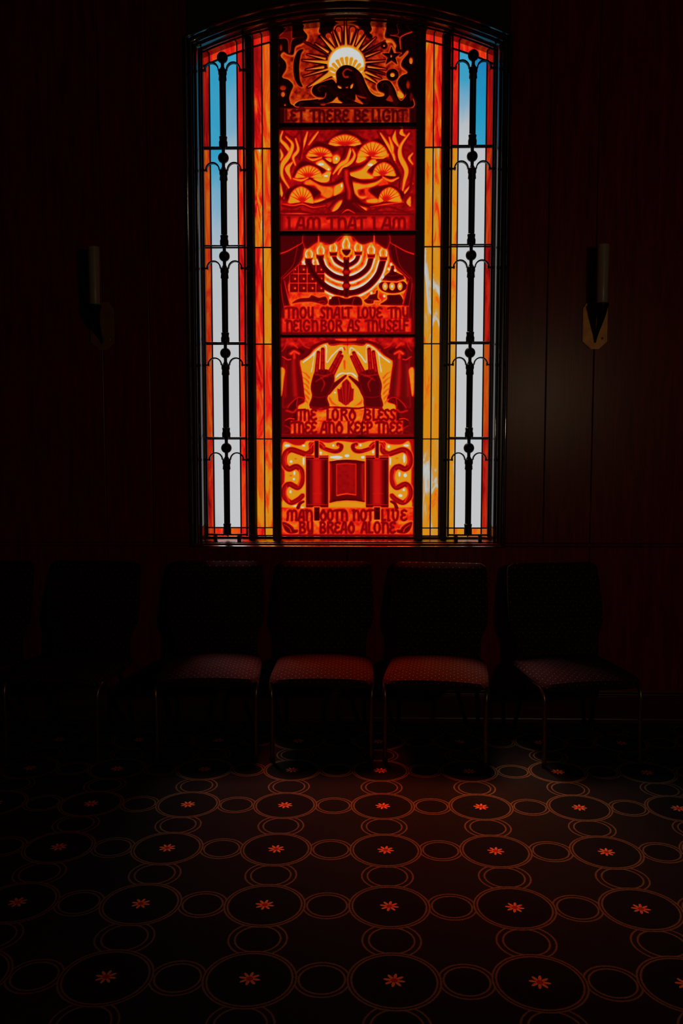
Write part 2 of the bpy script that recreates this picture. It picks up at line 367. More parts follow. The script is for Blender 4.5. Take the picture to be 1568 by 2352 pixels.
def outer_strip(s, rows, sky):
    X = lambda a: XC + s * a
    root = empty('leaded_glass_light', (X(.628), GY, .966))
    tag(root, ('tall leaded light of blue and white glass, red borders, behind the left iron grille' if s < 0 else
               'tall leaded light of white glass, blue at its top, behind the right iron grille'), 'stained glass')
    def pn(a, b_, *r, **k): x0, x1 = sorted((X(a), X(b_))); return pane(root, x0, x1, *r, **k)
    off = 70 if s < 0 else 100
    for k, (o_, i_) in enumerate(rows):
        for c, (a, b_, (tn, sk)) in enumerate(((.703, .7365, o_), (.519, .5615, i_))):
            seed = off + 2.9 * k + 7 * c; mat = M['flame'] if c else M['ember']
            if k == 0: pn(a, b_, 0, 0, tn, sk, seed, mat, arc=(.062, .112))
            elif k == 1: pn(a, b_, ZR[5], 0, tn, sk, seed, mat, arc=(.112, None))
            else: pn(a, b_, ZR[6 - k], ZR[7 - k], tn, sk, seed, mat)
    pn(.5615, .703, 0, 0, .72, .10, off + 31, M['flame2'], arc=(.062, .112))
    pn(.5615, .632, ZR[0], ZR[1], *((.62, .08) if s < 0 else (.44, .08)), off + 33, M['flame'])
    pn(.632, .703, ZR[0], ZR[1], *((.70, .08) if s < 0 else (.55, .08)), off + 35, M['flame2'])
    for k in range(1, 6):
        z0 = ZR[6 - k]
        kw = dict(tfun=sky[k - 1], lab='sky blue glass pane' if k == 1 or (s < 0 and k == 2) else 'milky white glass pane')
        if k == 1: pn(.5615, .703, z0, 0, 0, .02, off + k, M['skyglass'], arc=(.112, None), **kw)
        else: pn(.5615, .703, z0, ZR[7 - k], 0, .02, off + k, M['skyglass'], **kw)
    b = bmesh.new()
    def cm(a, z0, b_, z1, hw=.0032): came(b, X(a), z0, X(b_), z1, hw)
    for a in (.5615, .703): cm(a, .955, a, arch(X(a), .064) - .002)
    for z in ZR[1:]: cm(.519, z, .7365, z)
    sweep_bar(b, [(x, arch(x, .112)) for x in np.linspace(X(.519), X(.7345), 12)], .0032, GY - .006, GY + .004)
    cm(.632, .955, .632, 1.010, .003)
    bmesh.ops.translate(b, verts=b.verts, vec=-Vector(root.location)); obj('lead_came', b, M['lead'], root)
cst = lambda v: (lambda u, t: v)
def lerp2(bl, br, tl, tr): return lambda u, t: (bl * (1 - u) + br * u) * (1 - t) + (tl * (1 - u) + tr * u) * t
def step(u, a=.42, b=.58): x = min(max((u - a) / (b - a), 0), 1); return x * x * (3 - 2 * x)
outer_strip(-1, [((.86, .04), (.70, .05)), ((.88, .10), (.84, .03)), ((.60, .12), (.70, .10)), ((.72, .14), (.78, .10)), ((.64, .12), (.74, .08)), ((.80, .12), (.72, .08)), ((.66, .05), (.72, .05))],
            [lambda u, t: (.42 - .10 * t) * (1 - step(u)) + (.72 - .34 * t) * step(u), lambda u, t: (.76 - .44 * t ** 1.5) * (1 - step(u)) + .93 * step(u),
             lambda u, t: (.9 - .12 * t) * (1 - step(u)) + 1.0 * step(u), cst(1.02), lambda u, t: 1.02 - .3 * max(0, .25 - t) / .25 * max(0, .4 - u) / .4])
outer_strip(1, [((.84, .04), (.82, .04)), ((.88, .08), (.76, .08)), ((.72, .10), (.42, .14)), ((.86, .12), (.42, .14)), ((.62, .08), (.38, .10)), ((.78, .10), (.36, .12)), ((.58, .05), (.38, .06))],
            [lambda u, t: (.97 - .55 * min(1, t * 1.25)) * (1 - step(u)) + (.40 - .36 * t) * step(u), cst(.96), cst(.98), cst(1.0), cst(1.02)])

# ------------------------------------------------------------------ carved relief panels: carve thickness by drawing outlines into a height field
def proj_px(x, z, y=GY):
    """crop position of a point on the glass plane (used to lay the traced motif on the glass)"""
    cp, sp_, cy, sy = math.cos(PITCH), math.sin(PITCH), math.cos(YAW), math.sin(YAW)
    X, Y, Z = x, y + CAMD, z - CAMH
    X, Y = X * cy + Y * sy, -X * sy + Y * cy
    Y, Z = Y * cp - Z * sp_, Y * sp_ + Z * cp
    return 784 + FPX * X / Y, 1176 - FPX * Z / Y
def catmull(pts, n=8, closed=False):
    P = [np.array(p, float) for p in pts]; out = []
    if len(P) < 3: return np.array(P)
    m = len(P); rng = range(m) if closed else range(m - 1)
    for i in rng:
        p0 = P[(i - 1) % m] if closed or i > 0 else P[0] * 2 - P[1]; p1 = P[i]; p2 = P[(i + 1) % m]
        p3 = P[(i + 2) % m] if closed or i + 2 < m else P[-1] * 2 - P[-2]
        for k in range(n):
            t = k / n; out.append(.5 * ((2 * p1) + (p2 - p0) * t + (2 * p0 - 5 * p1 + 4 * p2 - p3) * t * t + (3 * p1 - p0 - 3 * p2 + p3) * t ** 3))
    if not closed: out.append(P[-1])
    return np.array(out)
def sstep(x): x = np.clip(x, 0, 1); return x * x * (3 - 2 * x)
rng = np.random.default_rng(5)
def vnoise(X, Y, sc):
    G = rng.random((64, 64)); x = np.abs(X) / sc; y = np.abs(Y) / sc; xi = x.astype(int); yi = y.astype(int); fx = sstep(x - xi); fy = sstep(y - yi)
    g = lambda a, b: G[a % 64, b % 64]
    return (g(xi, yi) * (1 - fx) + g(xi + 1, yi) * fx) * (1 - fy) + (g(xi, yi + 1) * (1 - fx) + g(xi + 1, yi + 1) * fx) * fy
class Carve:
    def __init__(s, z0, z1, ox, oy, bg, top_arc=False, nx=380):
        s.x0, s.x1 = XC - .3490, XC + .3490; s.z0 = z0; s.z1 = z1; s.arc = top_arc
        s.nx = nx; s.nz = int(nx * (z1 - z0) / (s.x1 - s.x0))
        xs = np.linspace(s.x0, s.x1, s.nx); v = np.linspace(0, 1, s.nz)
        top = CZ + np.sqrt((RO - .062) ** 2 - (xs - XC) ** 2) if top_arc else np.full_like(xs, z1)
        s.WX = np.broadcast_to(xs, (s.nz, s.nx)); s.WZ = z0 + v[:, None] * (top[None, :] - z0)
        px, py = proj_px(s.WX, s.WZ); s.X = (px - ox) * 4.48; s.Y = (py - oy) * 4.48
        s.T = np.full(s.X.shape, float(bg))
        s.ns = (vnoise(s.X, s.Y, 38) + vnoise(s.X, s.Y, 17) * .6) / 1.6 - .5
    def bb(s, P, pad):
        m = (s.X > P[:, 0].min() - pad) & (s.X < P[:, 0].max() + pad) & (s.Y > P[:, 1].min() - pad) & (s.Y < P[:, 1].max() + pad)
        r = np.where(m.any(1))[0]; c = np.where(m.any(0))[0]
        return None if len(r) == 0 or len(c) == 0 else (slice(r[0], r[-1] + 1), slice(c[0], c[-1] + 1))
    def dist(s, P, W, sl, closed=False):
        X, Y = s.X[sl], s.Y[sl]; best = np.full(X.shape, 1e9); n = len(P)
        for i in range(n if closed else n - 1):
            a, b = P[i], P[(i + 1) % n]; wa, wb = W[i], W[(i + 1) % n]; d = b - a; L = d @ d + 1e-9
            t = np.clip(((X - a[0]) * d[0] + (Y - a[1]) * d[1]) / L, 0, 1)
            q = np.hypot(X - a[0] - t * d[0], Y - a[1] - t * d[1]) - (wa + (wb - wa) * t) / 2
            best = np.minimum(best, q)
        return best
    def apply(s, sl, sd, v, soft, halo, rim, noise, core):
        T = s.T[sl]                                           # sd < 0 inside
        if halo: hv, hw = halo; m = np.exp(-(np.maximum(sd, 0) / hw) ** 2) * (sd > -soft); T = T * (1 - m) + hv * m
        val = v + s.ns[sl] * noise
        if core is None and .79 <= v <= .92 and not rim:
            val = val - .05; core = (v + .035, 26)
        if core: cv, cw = core; val = val + (cv - val) * sstep(-sd / cw)
        if rim: rv, rw = rim; val = val + (rv - val) * np.exp(-((-sd) / rw) ** 2)
        m = sstep(.5 - sd / soft); s.T[sl] = T * (1 - m) + val * m
    def S(s, pts, w, v, w2=None, soft=9, halo=None, rim=None, noise=0, core=None, sm=True, mid=None):
        P = catmull(pts) if sm else np.array(pts, float); n = len(P)
        w2 = w if w2 is None else w2; W = np.linspace(w, w2, n) if mid is None else np.interp(np.linspace(0, 1, n), [0, .5, 1], [w, mid, w2])
        sl = s.bb(P, max(w, w2, mid or 0) + 60)
        if sl is None: return
        s.apply(sl, s.dist(P, W, sl), v, soft, halo, rim, noise, core)
    def F(s, pts, v, soft=9, halo=None, rim=None, noise=0, core=None, sm=True):
        P = catmull(pts, 6, True) if sm else np.array(pts, float); sl = s.bb(P, 60)
        if sl is None: return
        d = s.dist(P, np.zeros(len(P)), sl, True); X, Y = s.X[sl], s.Y[sl]; ins = np.zeros(X.shape, bool); n = len(P)
        for i in range(n):
            a, b = P[i], P[(i + 1) % n]
            if abs(a[1] - b[1]) < 1e-9: continue
            c = ((a[1] > Y) != (b[1] > Y)) & (X < (b[0] - a[0]) * (Y - a[1]) / (b[1] - a[1]) + a[0]); ins ^= c
        s.apply(sl, np.where(ins, -d, d), v, soft, halo, rim, noise, core)
    def O(s, cx, cy, rx, ry, v, **k): s.F([(cx + rx * math.cos(a), cy + ry * math.sin(a)) for a in np.linspace(0, 2 * PI, 20, endpoint=False)], v, **k)
    def Rc(s, x0, y0, x1, y1, v, **k): s.F([(x0, y0), (x1, y0), (x1, y1), (x0, y1)], v, sm=False, **k)
    def text(s, items, top, base, v=.80, w=23):
        for ch, x0, x1 in items:
            for st in FONT[ch]:
                s.S([(x0 + (x1 - x0) * a, top + (base - top) * b) for a, b in st], w, v, soft=9)
            for st in FONT[ch]:
                s.S([(x0 + (x1 - x0) * a, top + (base - top) * b) for a, b in st], w * .3, v + .05, soft=8)
    def build(s, label, mat):
        root_z = s.z0
        T = s.T
        for ax in (0, 1):
            for _ in range(1): T = np.apply_along_axis(lambda q: np.convolve(np.pad(q, 1, 'edge'), (.25, .5, .25), 'valid'), ax, T)
        T = np.clip(T + s.ns * .012, 0, 1); Yv = GY + .004 - T * .022
        co = np.stack([s.WX, Yv, s.WZ - root_z], -1).reshape(-1, 3).copy(); co[:, 0] -= XC
        nx, nz = s.nx, s.nz
        idx = np.arange(nx * nz).reshape(nz, nx)
        q = np.stack([idx[:-1, :-1], idx[:-1, 1:], idx[1:, 1:], idx[1:, :-1]], -1).reshape(-1, 4)
        me = bpy.data.meshes.new('carved_glass_panel'); me.vertices.add(len(co)); me.vertices.foreach_set('co', co.ravel())
        me.loops.add(q.size); me.loops.foreach_set('vertex_index', q.ravel().astype(np.int32)); me.polygons.add(len(q))
        me.polygons.foreach_set('loop_start', (np.arange(len(q)) * 4).astype(np.int32)); me.polygons.foreach_set('loop_total', np.full(len(q), 4, np.int32))
        me.polygons.foreach_set('use_smooth', np.ones(len(q), bool)); me.update(); me.validate()
        a = me.attributes.new('thickness', 'FLOAT', 'POINT'); a.data.foreach_set('value', T.ravel().astype(np.float32))
        me.materials.append(mat)
        o = bpy.data.objects.new('carved_glass_panel', me); C.objects.link(o); o.location = (XC, 0, root_z)
        return tag(o, label, 'stained glass', 'carved glass panels in the centre of the window')
def oval(x0=.15, x1=.85, y0=.0, y1=1): return [((x0 + x1) / 2 + (x1 - x0) / 2 * math.cos(a), (y0 + y1) / 2 + (y1 - y0) / 2 * math.sin(a)) for a in np.linspace(0, 2 * PI, 14)]
nst = [(.18, 0), (.18, 1)]
FONT = dict(
    A=[[(.02, 1), (.2, .55), (.45, .02), (.72, .05)], [(.74, .05), (.78, .6), (.84, 1)], [(.22, .68), (.78, .68)]],
    B=[nst, [(.18, .04), (.6, .04), (.8, .22), (.55, .44), (.2, .47)], [(.5, .47), (.85, .66), (.75, .95), (.2, .98)]],
    D=[oval(.14, .86, .16, 1), [(.30, .28), (.5, .0), (.72, .3)]],
    E=[[(.92, .10), (.6, .01), (.22, .14), (.28, .38), (.66, .47)], [(.66, .49), (.24, .58), (.12, .82), (.5, 1), (.94, .88)]],
    F=[nst, [(.18, .03), (.95, .03)], [(.18, .45), (.8, .45)]],
    G=[[(.88, .2), (.6, .0), (.24, .14), (.12, .55), (.3, .93), (.65, .97), (.84, .8), (.84, .58), (.55, .58)]],
    H=[nst, [(.18, .3), (.42, .08), (.68, .1), (.82, .4), (.84, 1)], [(.05, .0), (.18, .0)]],
    I=[[(.5, 0), (.5, 1)], [(.2, 0), (.5, 0)], [(.5, 1), (.8, 1)]],
    K=[nst, [(.85, .0), (.3, .46)], [(.3, .46), (.92, 1)]],
    L=[[(.25, 0), (.25, .97)], [(.25, .97), (.9, .97)]],
    M=[[(.06, .98), (.12, .6), (.12, .25), (.28, .04), (.46, .12), (.5, .4), (.5, 1)], [(.5, .25), (.66, .04), (.86, .1), (.92, .4), (.92, 1)]],
    N=[nst, [(.18, .3), (.42, .06), (.7, .1), (.84, .4), (.86, 1)], [(.02, .02), (.18, .0)]],
    O=[oval()],
    P=[nst, [(.18, .04), (.65, .04), (.85, .26), (.6, .5), (.2, .52)]],
    R=[nst, [(.18, .04), (.65, .04), (.82, .24), (.55, .46), (.2, .48)], [(.5, .48), (.7, .7), (.92, 1)]],
    S=[[(.9, .12), (.55, .0), (.2, .16), (.32, .42), (.7, .62), (.76, .86), (.45, 1), (.08, .9)]],
    T=[[(0, .08), (.3, .02), (1, .0)], [(.52, .04), (.52, 1)]],
    U=[[(.18, 0), (.18, .6), (.32, .95), (.62, .95), (.82, .7)], [(.82, 0), (.82, 1)]],
    V=[[(.06, .02), (.2, .02), (.2, .6), (.4, 1), (.7, .9), (.84, .5), (.84, .1), (.6, .0)]],
    Y=[[(.18, 0), (.18, .5), (.34, .84), (.62, .84), (.82, .6)], [(.82, 0), (.82, .95), (.6, 1.12), (.3, 1.08)]])
mir = lambda pts, ax: [(2 * ax - x, y) for x, y in pts]

# ---- 1: sun over waves
p = Carve(3.061, 3.56, 620, 20, .97, True)
cloud = [(262, 1008), (200, 945), (212, 870), (238, 800), (190, 742), (125, 712), (165, 630), (160, 560), (108, 495), (140, 455), (185, 478), (240, 480), (262, 400), (325, 368), (372, 330), (382, 282),
         (342, 225), (372, 165), (470, 143), (515, 170), (505, 250), (560, 275), (640, 240), (668, 180), (740, 150), (890, 175), (955, 235), (1005, 262), (1045, 225), (1030, 150), (1100, 130), (1192, 180),
         (1182, 300), (1250, 322), (1298, 385), (1290, 440), (1335, 505), (1408, 440), (1422, 465), (1362, 540), (1352, 600), (1415, 665), (1350, 700), (1312, 760), (1332, 830), (1378, 900), (1340, 932), (1280, 900), (1100, 1000), (600, 1000)]
p.F(cloud, .62, noise=.32, rim=(.40, 16), soft=12)
p.S([(520, 300), (600, 250), (660, 150), (780, 130), (900, 150), (960, 230), (1030, 300)], 46, .97, soft=14)
SX, SY = 785, 575
for ex, ey, wd, st in [(775, 155, 26, 195), (650, 238, 20, 200), (520, 290, 34, 205), (465, 368, 20, 225), (345, 345, 8, 200), (385, 480, 18, 225), (335, 540, 34, 190), (372, 636, 22, 240), (345, 706, 18, 190), (390, 818, 50, 170),
                       (905, 235, 18, 195), (985, 285, 26, 205), (1085, 308, 16, 215), (1185, 345, 8, 200), (1135, 445, 14, 215), (1190, 545, 14, 190), (1195, 632, 16, 225), (1200, 688, 8, 200), (1140, 728, 22, 220), (1112, 785, 34, 180)]:
    a = math.atan2(ey - SY, ex - SX); x0, y0 = SX + st * math.cos(a), SY + st * math.sin(a)
    p.S([(x0, y0), (ex, ey)], wd + 40, .93, 26, soft=14, sm=False)
for ex, ey, wd, st in [(775, 155, 26, 185), (650, 238, 20, 200), (520, 290, 34, 205), (465, 368, 22, 225), (345, 345, 7, 185), (385, 480, 20, 225), (335, 540, 38, 180), (372, 636, 26, 240), (345, 706, 20, 185), (390, 818, 56, 170),
                       (905, 235, 18, 195), (985, 285, 30, 205), (1085, 308, 18, 215), (1185, 345, 7, 185), (1135, 445, 16, 215), (1190, 545, 16, 185), (1195, 632, 20, 225), (1200, 688, 7, 185), (1140, 728, 24, 220), (1112, 785, 38, 175)]:
    a = math.atan2(ey - SY, ex - SX); x0, y0 = SX + st * math.cos(a), SY + st * math.sin(a)
    p.S([(x0, y0), (ex, ey)], wd, .30 if wd > 10 else .55, 6, soft=9, sm=False)
for (cx, cy, ex, ey) in [(705, 225, 730, 355), (848, 225, 822, 368), (600, 290, 668, 400), (938, 255, 880, 385)]:
    p.S([(cx, cy), (ex, ey)], 78, .95, 20, soft=10, sm=False); p.S([(cx, cy), (ex, ey)], 56, .60, 8, soft=9, rim=(.44, 7), sm=False); p.S([(cx + (ex - cx) * .2, cy + (ey - cy) * .2), (ex, ey)], 12, .32, 5, sm=False)
p.O(SX, SY, 186, 186, .05, soft=12, halo=(.3, 12), noise=.16, rim=(.2, 10))
for k in range(11):
    a = R(188 + k * 16.5); p.S([(790 + 95 * math.cos(a), 700 + 95 * math.sin(a)), (785 + 185 * math.cos(a) * .95, 690 + 185 * math.sin(a) * .98)], 16, .33, 34, soft=10, sm=False)
p.F([(345, 428), (285, 450), (245, 560), (248, 700), (288, 790), (335, 812), (308, 740), (300, 600), (318, 480)], .98, halo=(.45, 10))
WV = .97
p.F([(685, 740), (682, 660), (735, 600), (805, 590), (875, 618), (945, 688), (985, 780), (1035, 870), (1105, 912), (1168, 905), (1172, 880), (1115, 850), (1100, 790), (1150, 748), (1225, 752), (1280, 830), (1315, 925), (1352, 955), (1400, 900), (1420, 860),
     (1470, 1015), (1200, 1020), (600, 1022), (275, 1015), (300, 960), (430, 945), (560, 925), (480, 915), (432, 865), (455, 800), (560, 755), (640, 735), (680, 775)], WV, halo=(.3, 11), soft=10)
p.F([(1390, 700), (1345, 740), (1345, 790), (1395, 860), (1400, 940), (1440, 990), (1470, 900), (1410, 830), (1400, 740)], .97)
p.F([(1000, 790), (1060, 842), (1120, 866), (1165, 878), (1150, 900), (1080, 898), (1030, 862)], .5, noise=.3, rim=(.36, 10))
p.S([(900, 690), (940, 820), (1000, 940)], 40, .86, 60, soft=60); p.S([(1235, 820), (1240, 900), (1290, 980)], 30, .84, 50, soft=50); p.S([(460, 975), (700, 1000), (1000, 990)], 16, .86, soft=24); p.S([(620, 830), (660, 880), (760, 900)], 30, .90, soft=50)
p.S([(840, 650), (790, 632), (752, 668), (764, 710), (800, 712)], 14, .62, 24); p.S([(580, 812), (525, 808), (495, 840), (515, 866)], 10, .72)
p.S([(1215, 800), (1190, 775), (1155, 790), (1160, 815)], 8, .78); p.S([(575, 880), (560, 925), (500, 945)], 12, .55); p.S([(345, 985), (310, 985), (305, 1020), (350, 1030)], 10, .75)
p.F([(695, 800), (730, 812), (735, 830), (705, 825)], .28, soft=8); p.F([(855, 778), (850, 815), (828, 832), (828, 800)], .3, soft=8); p.F([(770, 822), (800, 810), (800, 828)], .5, soft=8)
p.F([(690, 915), (705, 945), (745, 980), (640, 976), (570, 990), (640, 960)], .42, rim=(.3, 6)); p.F([(790, 930), (870, 955), (880, 890), (905, 930), (960, 988), (900, 975)], .5, rim=(.38, 6))
p.F([(890, 895), (1000, 930), (930, 930)], .62); p.F([(1200, 930), (1235, 900), (1265, 965), (1195, 955)], .62); p.F([(1310, 850), (1370, 890), (1365, 922), (1335, 925)], .3)
p.F([(520, 990), (570, 985), (565, 1005), (525, 1005)], .6)
st = [(1248 + (105 if k % 2 == 0 else 42) * math.sin(k * PI / 5), 500 - (105 if k % 2 == 0 else 42) * math.cos(k * PI / 5)) for k in range(10)]
p.F(st, .95, sm=False, halo=(.38, 9), soft=7); p.O(1245, 498, 10, 14, .4)
p.O(1172, 392, 34, 34, .96); p.O(1172, 392, 11, 11, .4); p.O(1258, 690, 62, 62, .97, halo=(.5, 8)); p.O(1258, 690, 24, 22, .27)
p.S([(1200, 342), (1250, 350), (1285, 400)], 26, .42, 12, noise=.2)
p.F([(222, 172), (228, 290), (240, 312), (345, 312), (235, 330), (212, 450), (190, 460), (185, 350), (150, 318), (75, 318), (150, 235)], .74, rim=(.5, 8))
p.S([(1300, 175), (1318, 270), (1235, 288)], 10, .66); p.S([(1342, 425), (1335, 320), (1380, 280), (1458, 250)], 16, .55); p.S([(1240, 285), (1330, 310), (1345, 420)], 12, .6); p.S([(1380, 185), (1455, 245)], 7, .75)
for x, y, a, b_, v in [(96, 180, 16, 9, .4), (1440, 150, 9, 9, .4), (650, 112, 24, 14, .42), (915, 118, 24, 18, .42), (552, 108, 10, 10, .66), (90, 596, 10, 22, .5), (1448, 545, 20, 34, .42), (115, 415, 14, 34, .66), (135, 825, 34, 26, .62), (135, 890, 22, 28, .45), (1418, 795, 20, 44, .64), (155, 1000, 10, 10, .4), (1450, 920, 16, 44, .74)]:
    p.O(x, y, a, b_, v, soft=14, noise=.1)
p.Rc(60, 1032, 1500, 1215, .84, soft=26); p.Rc(150, 1040, 1432, 1178, .60, soft=18, noise=.3, rim=(.48, 8))
p.text([('L', 150, 215), ('E', 210, 275), ('T', 285, 355), ('T', 415, 485), ('H', 495, 570), ('E', 578, 645), ('R', 655, 738), ('E', 742, 808), ('B', 862, 938), ('E', 940, 1008), ('L', 1042, 1095), ('I', 1098, 1142), ('G', 1152, 1238), ('H', 1250, 1322), ('T', 1325, 1400)], 1052, 1165, .80, 27)
p.S([(90, 1205), (1480, 1200)], 20, .97, sm=False)
p.build('topmost carved glass panel, sun over waves, lettered LET THERE BE LIGHT', M['carved_amber'])

# ---- 2: tree
p = Carve(2.529, 3.061, 620, 280, .76)
p.Rc(95, 70, 1475, 955, .74, soft=40, noise=.16)
def fan(bx, by, x0, x1, ty, cap, n=9):
    p.F(cap, .86, soft=14)
    cx = (x0 + x1) / 2; rx = (x1 - x0) / 2
    arcp = [(cx - rx * math.cos(a), by - 10 - (by - 10 - ty) * math.sin(a) ** .8 if 0 < a < PI else by - 10) for a in np.linspace(0, PI, 13)]
    arcp = [(x, y + (by - ty) * .12 * abs(x - cx) / rx) for x, y in arcp]
    p.F([(bx, by)] + arcp, .29, soft=12, noise=.14, rim=(.50, 11))
    for k in range(1, n):
        a = PI * k / n; e = (cx - rx * math.cos(a), by - 10 - (by - 10 - ty) * math.sin(a) ** .8)
        e = (bx + (e[0] - bx) * .92, by + (e[1] - by) * .92); p.S([(bx, by), ((bx + e[0]) / 2 + (e[0] - bx) * .03, (by + e[1]) / 2 - 6), e], 15, .66, 6, soft=9)
def flames(lst):
    for pts, w_ in lst:
        p.S(pts, w_ * .5 + 34, .84, 20, mid=w_ + 50, soft=14)
    for pts, w_ in lst: p.S(pts, 6, .31, 6, mid=w_, soft=13, halo=(.56, 9))
flames([([(130, 105), (108, 185), (165, 250), (205, 330), (160, 420)], 30), ([(165, 160), (232, 240), (195, 350), (128, 450), (125, 560), (200, 690)], 44), ([(385, 112), (362, 190), (325, 300), (318, 380)], 24),
        ([(262, 170), (290, 290), (240, 370), (262, 450)], 26), ([(232, 420), (180, 490), (215, 590)], 46), ([(495, 110), (450, 170), (400, 240)], 16), ([(105, 290), (125, 350), (105, 400)], 22), ([(105, 640), (120, 740), (140, 790)], 26)])
flames([([(1135, 125), (1190, 210), (1265, 340), (1285, 430)], 28), ([(1225, 165), (1255, 260), (1262, 320)], 26), ([(1285, 100), (1278, 180), (1325, 265)], 36), ([(1430, 125), (1345, 250), (1338, 360), (1400, 500), (1380, 620), (1362, 715)], 46),
        ([(1465, 640), (1400, 720), (1360, 770)], 26), ([(1440, 780), (1425, 830), (1440, 870)], 40), ([(1360, 70), (1350, 120), (1390, 150)], 34), ([(1465, 330), (1430, 380), (1465, 440)], 20)])
p.S([(1290, 70), (1240, 150), (1130, 100), (1100, 70)], 14, .86); p.S([(1105, 110), (1200, 300), (1320, 520), (1330, 680)], 20, .88); p.S([(1470, 480), (1450, 620), (1440, 700), (1370, 790)], 34, .82)
p.S([(150, 120), (250, 170), (320, 90)], 16, .86); p.S([(95, 430), (90, 560), (150, 680), (130, 800)], 18, .86); p.S([(320, 90), (330, 240), (305, 390)], 30, .84)
# gaps of thin glass between the branches
for poly, v in [([(478, 432), (540, 402), (572, 430), (622, 485), (600, 505), (540, 470)], .17), ([(815, 540), (940, 500), (1040, 402), (1098, 408), (1060, 470), (990, 520), (1060, 575), (960, 585), (880, 575)], .25),
                ([(430, 588), (520, 555), (600, 515), (625, 540), (600, 610), (520, 618)], .24), ([(850, 640), (900, 640), (1000, 650), (1155, 590), (1110, 640), (1000, 680), (900, 700), (920, 770), (1005, 770), (940, 790), (880, 740)], .34),
                ([(660, 690), (700, 640), (748, 632), (745, 700), (700, 740), (660, 760)], .33), ([(360, 640), (420, 590), (520, 660), (640, 690), (620, 780), (540, 760), (470, 660)], .44), ([(425, 835), (520, 800), (580, 805), (520, 835)], .32),
                ([(1000, 810), (1080, 795), (1140, 815), (1080, 832), (1010, 830)], .3), ([(645, 920), (680, 860), (735, 815), (725, 870), (680, 925)], .36), ([(870, 840), (930, 860), (990, 900), (960, 940), (900, 910)], .36),
                ([(650, 370), (690, 350), (722, 390), (705, 440), (660, 440)], .22), ([(875, 330), (930, 350), (985, 380), (910, 420), (880, 400)], .2), ([(575, 385), (620, 380), (630, 405), (600, 412)], .25), ([(990, 690), (1090, 770), (1000, 770)], .55), ([(1180, 600), (1120, 650), (1200, 650)], .56)]:
    p.F(poly, v, soft=16, halo=(.54, 14), noise=.1)
for x, y, a, b_ in [(525, 435, 26, 9), (575, 555, 20, 7), (735, 655, 8, 18), (1030, 440, 26, 10), (683, 378, 8, 10), (905, 362, 12, 9), (600, 488, 8, 8)]: p.O(x, y, a, b_, -.06, soft=16)
for pts, a, b_ in [([(755, 590), (660, 640), (540, 650), (400, 582)], 50, 16), ([(830, 585), (950, 622), (1080, 612), (1165, 560)], 44, 16), ([(800, 500), (880, 480), (960, 450), (1045, 368)], 56, 14), ([(720, 450), (640, 450), (580, 410), (530, 368)], 46, 14),
                   ([(780, 760), (640, 800), (480, 850), (335, 838)], 70, 16), ([(850, 770), (940, 850), (1060, 870), (1180, 830)], 60, 16), ([(770, 330), (750, 400), (680, 470), (630, 560), (625, 610)], 26, 22), ([(770, 250), (765, 330), (735, 400)], 46, 34), ([(600, 900), (700, 800), (800, 740)], 20, 40)]:
    p.S(pts, a, .86, b_, soft=13)
flames([([(825, 280), (790, 400), (720, 450), (650, 540)], 40), ([(850, 290), (870, 350), (830, 420), (740, 480), (700, 545)], 28)])
for q in [([(830, 300), (815, 360)], 10)]: p.S(q[0], q[1], .05, 6, sm=False)
p.F([(745, 490), (800, 475), (815, 520), (850, 640), (870, 760), (900, 850), (990, 940), (760, 950), (620, 945), (700, 900), (760, 790), (770, 700), (745, 600)], .87, soft=14, core=(.87, 10))
p.S([(785, 520), (790, 620), (815, 720), (815, 790)], 40, .60, 30, soft=50)
for a in [(770, 252, 600, 940, 135, [(545, 215), (600, 190), (700, 110), (770, 78), (850, 105), (960, 175), (1012, 205), (930, 240), (770, 282), (620, 245)], 12),
          (530, 362, 378, 640, 262, [(370, 345), (420, 250), (490, 205), (600, 235), (720, 285), (640, 340), (530, 385), (420, 385)], 10),
          (1045, 358, 905, 1212, 208, [(870, 258), (1000, 220), (1120, 172), (1180, 220), (1230, 340), (1150, 375), (1045, 382), (940, 320)], 9),
          (390, 578, 262, 538, 452, [(245, 520), (330, 405), (460, 440), (575, 505), (500, 560), (395, 602), (260, 595)], 10),
          (1155, 558, 1055, 1288, 420, [(1005, 500), (1110, 420), (1220, 395), (1330, 520), (1335, 620), (1150, 580), (1060, 545)], 9),
          (335, 832, 192, 448, 668, [(150, 740), (230, 670), (340, 650), (450, 680), (525, 740), (430, 810), (335, 850), (180, 825)], 9),
          (1180, 824, 1112, 1348, 676, [(1010, 710), (1110, 670), (1250, 655), (1380, 740), (1340, 830), (1180, 845), (1110, 800)], 9)]: fan(*a)
for c in ([(380, 370), (440, 395), (530, 372)], [(1045, 372), (1150, 375), (1215, 340)], [(240, 590), (320, 605), (390, 582)], [(1160, 575), (1240, 610), (1320, 580)]): p.S(c, 8, .36, 8, mid=18, halo=(.55, 6))
for c in ([(1100, 400), (1200, 395), (1280, 415)], [(130, 870), (240, 890), (335, 860), (440, 900), (560, 880), (620, 920)], [(860, 850), (1000, 930), (1200, 880), (1380, 930), (1470, 925)], [(120, 930), (300, 925), (450, 955), (640, 950), (780, 915), (900, 950), (1100, 935), (1250, 930), (1475, 950)]): p.S(c, 24, .84, 14)
for c in ([(135, 850), (240, 865), (335, 850), (440, 885), (570, 870)], [(130, 955), (300, 950), (500, 965)], [(1030, 880), (1200, 850), (1370, 830)], [(740, 945), (800, 910), (870, 945)]): p.S(c, 5, .48, 5, mid=12)
p.S([(92, 962), (1475, 962)], 12, .90, sm=False)
p.Rc(70, 968, 1500, 1160, .78, soft=14); p.Rc(150, 985, 1420, 1100, .60, soft=70, noise=.16)
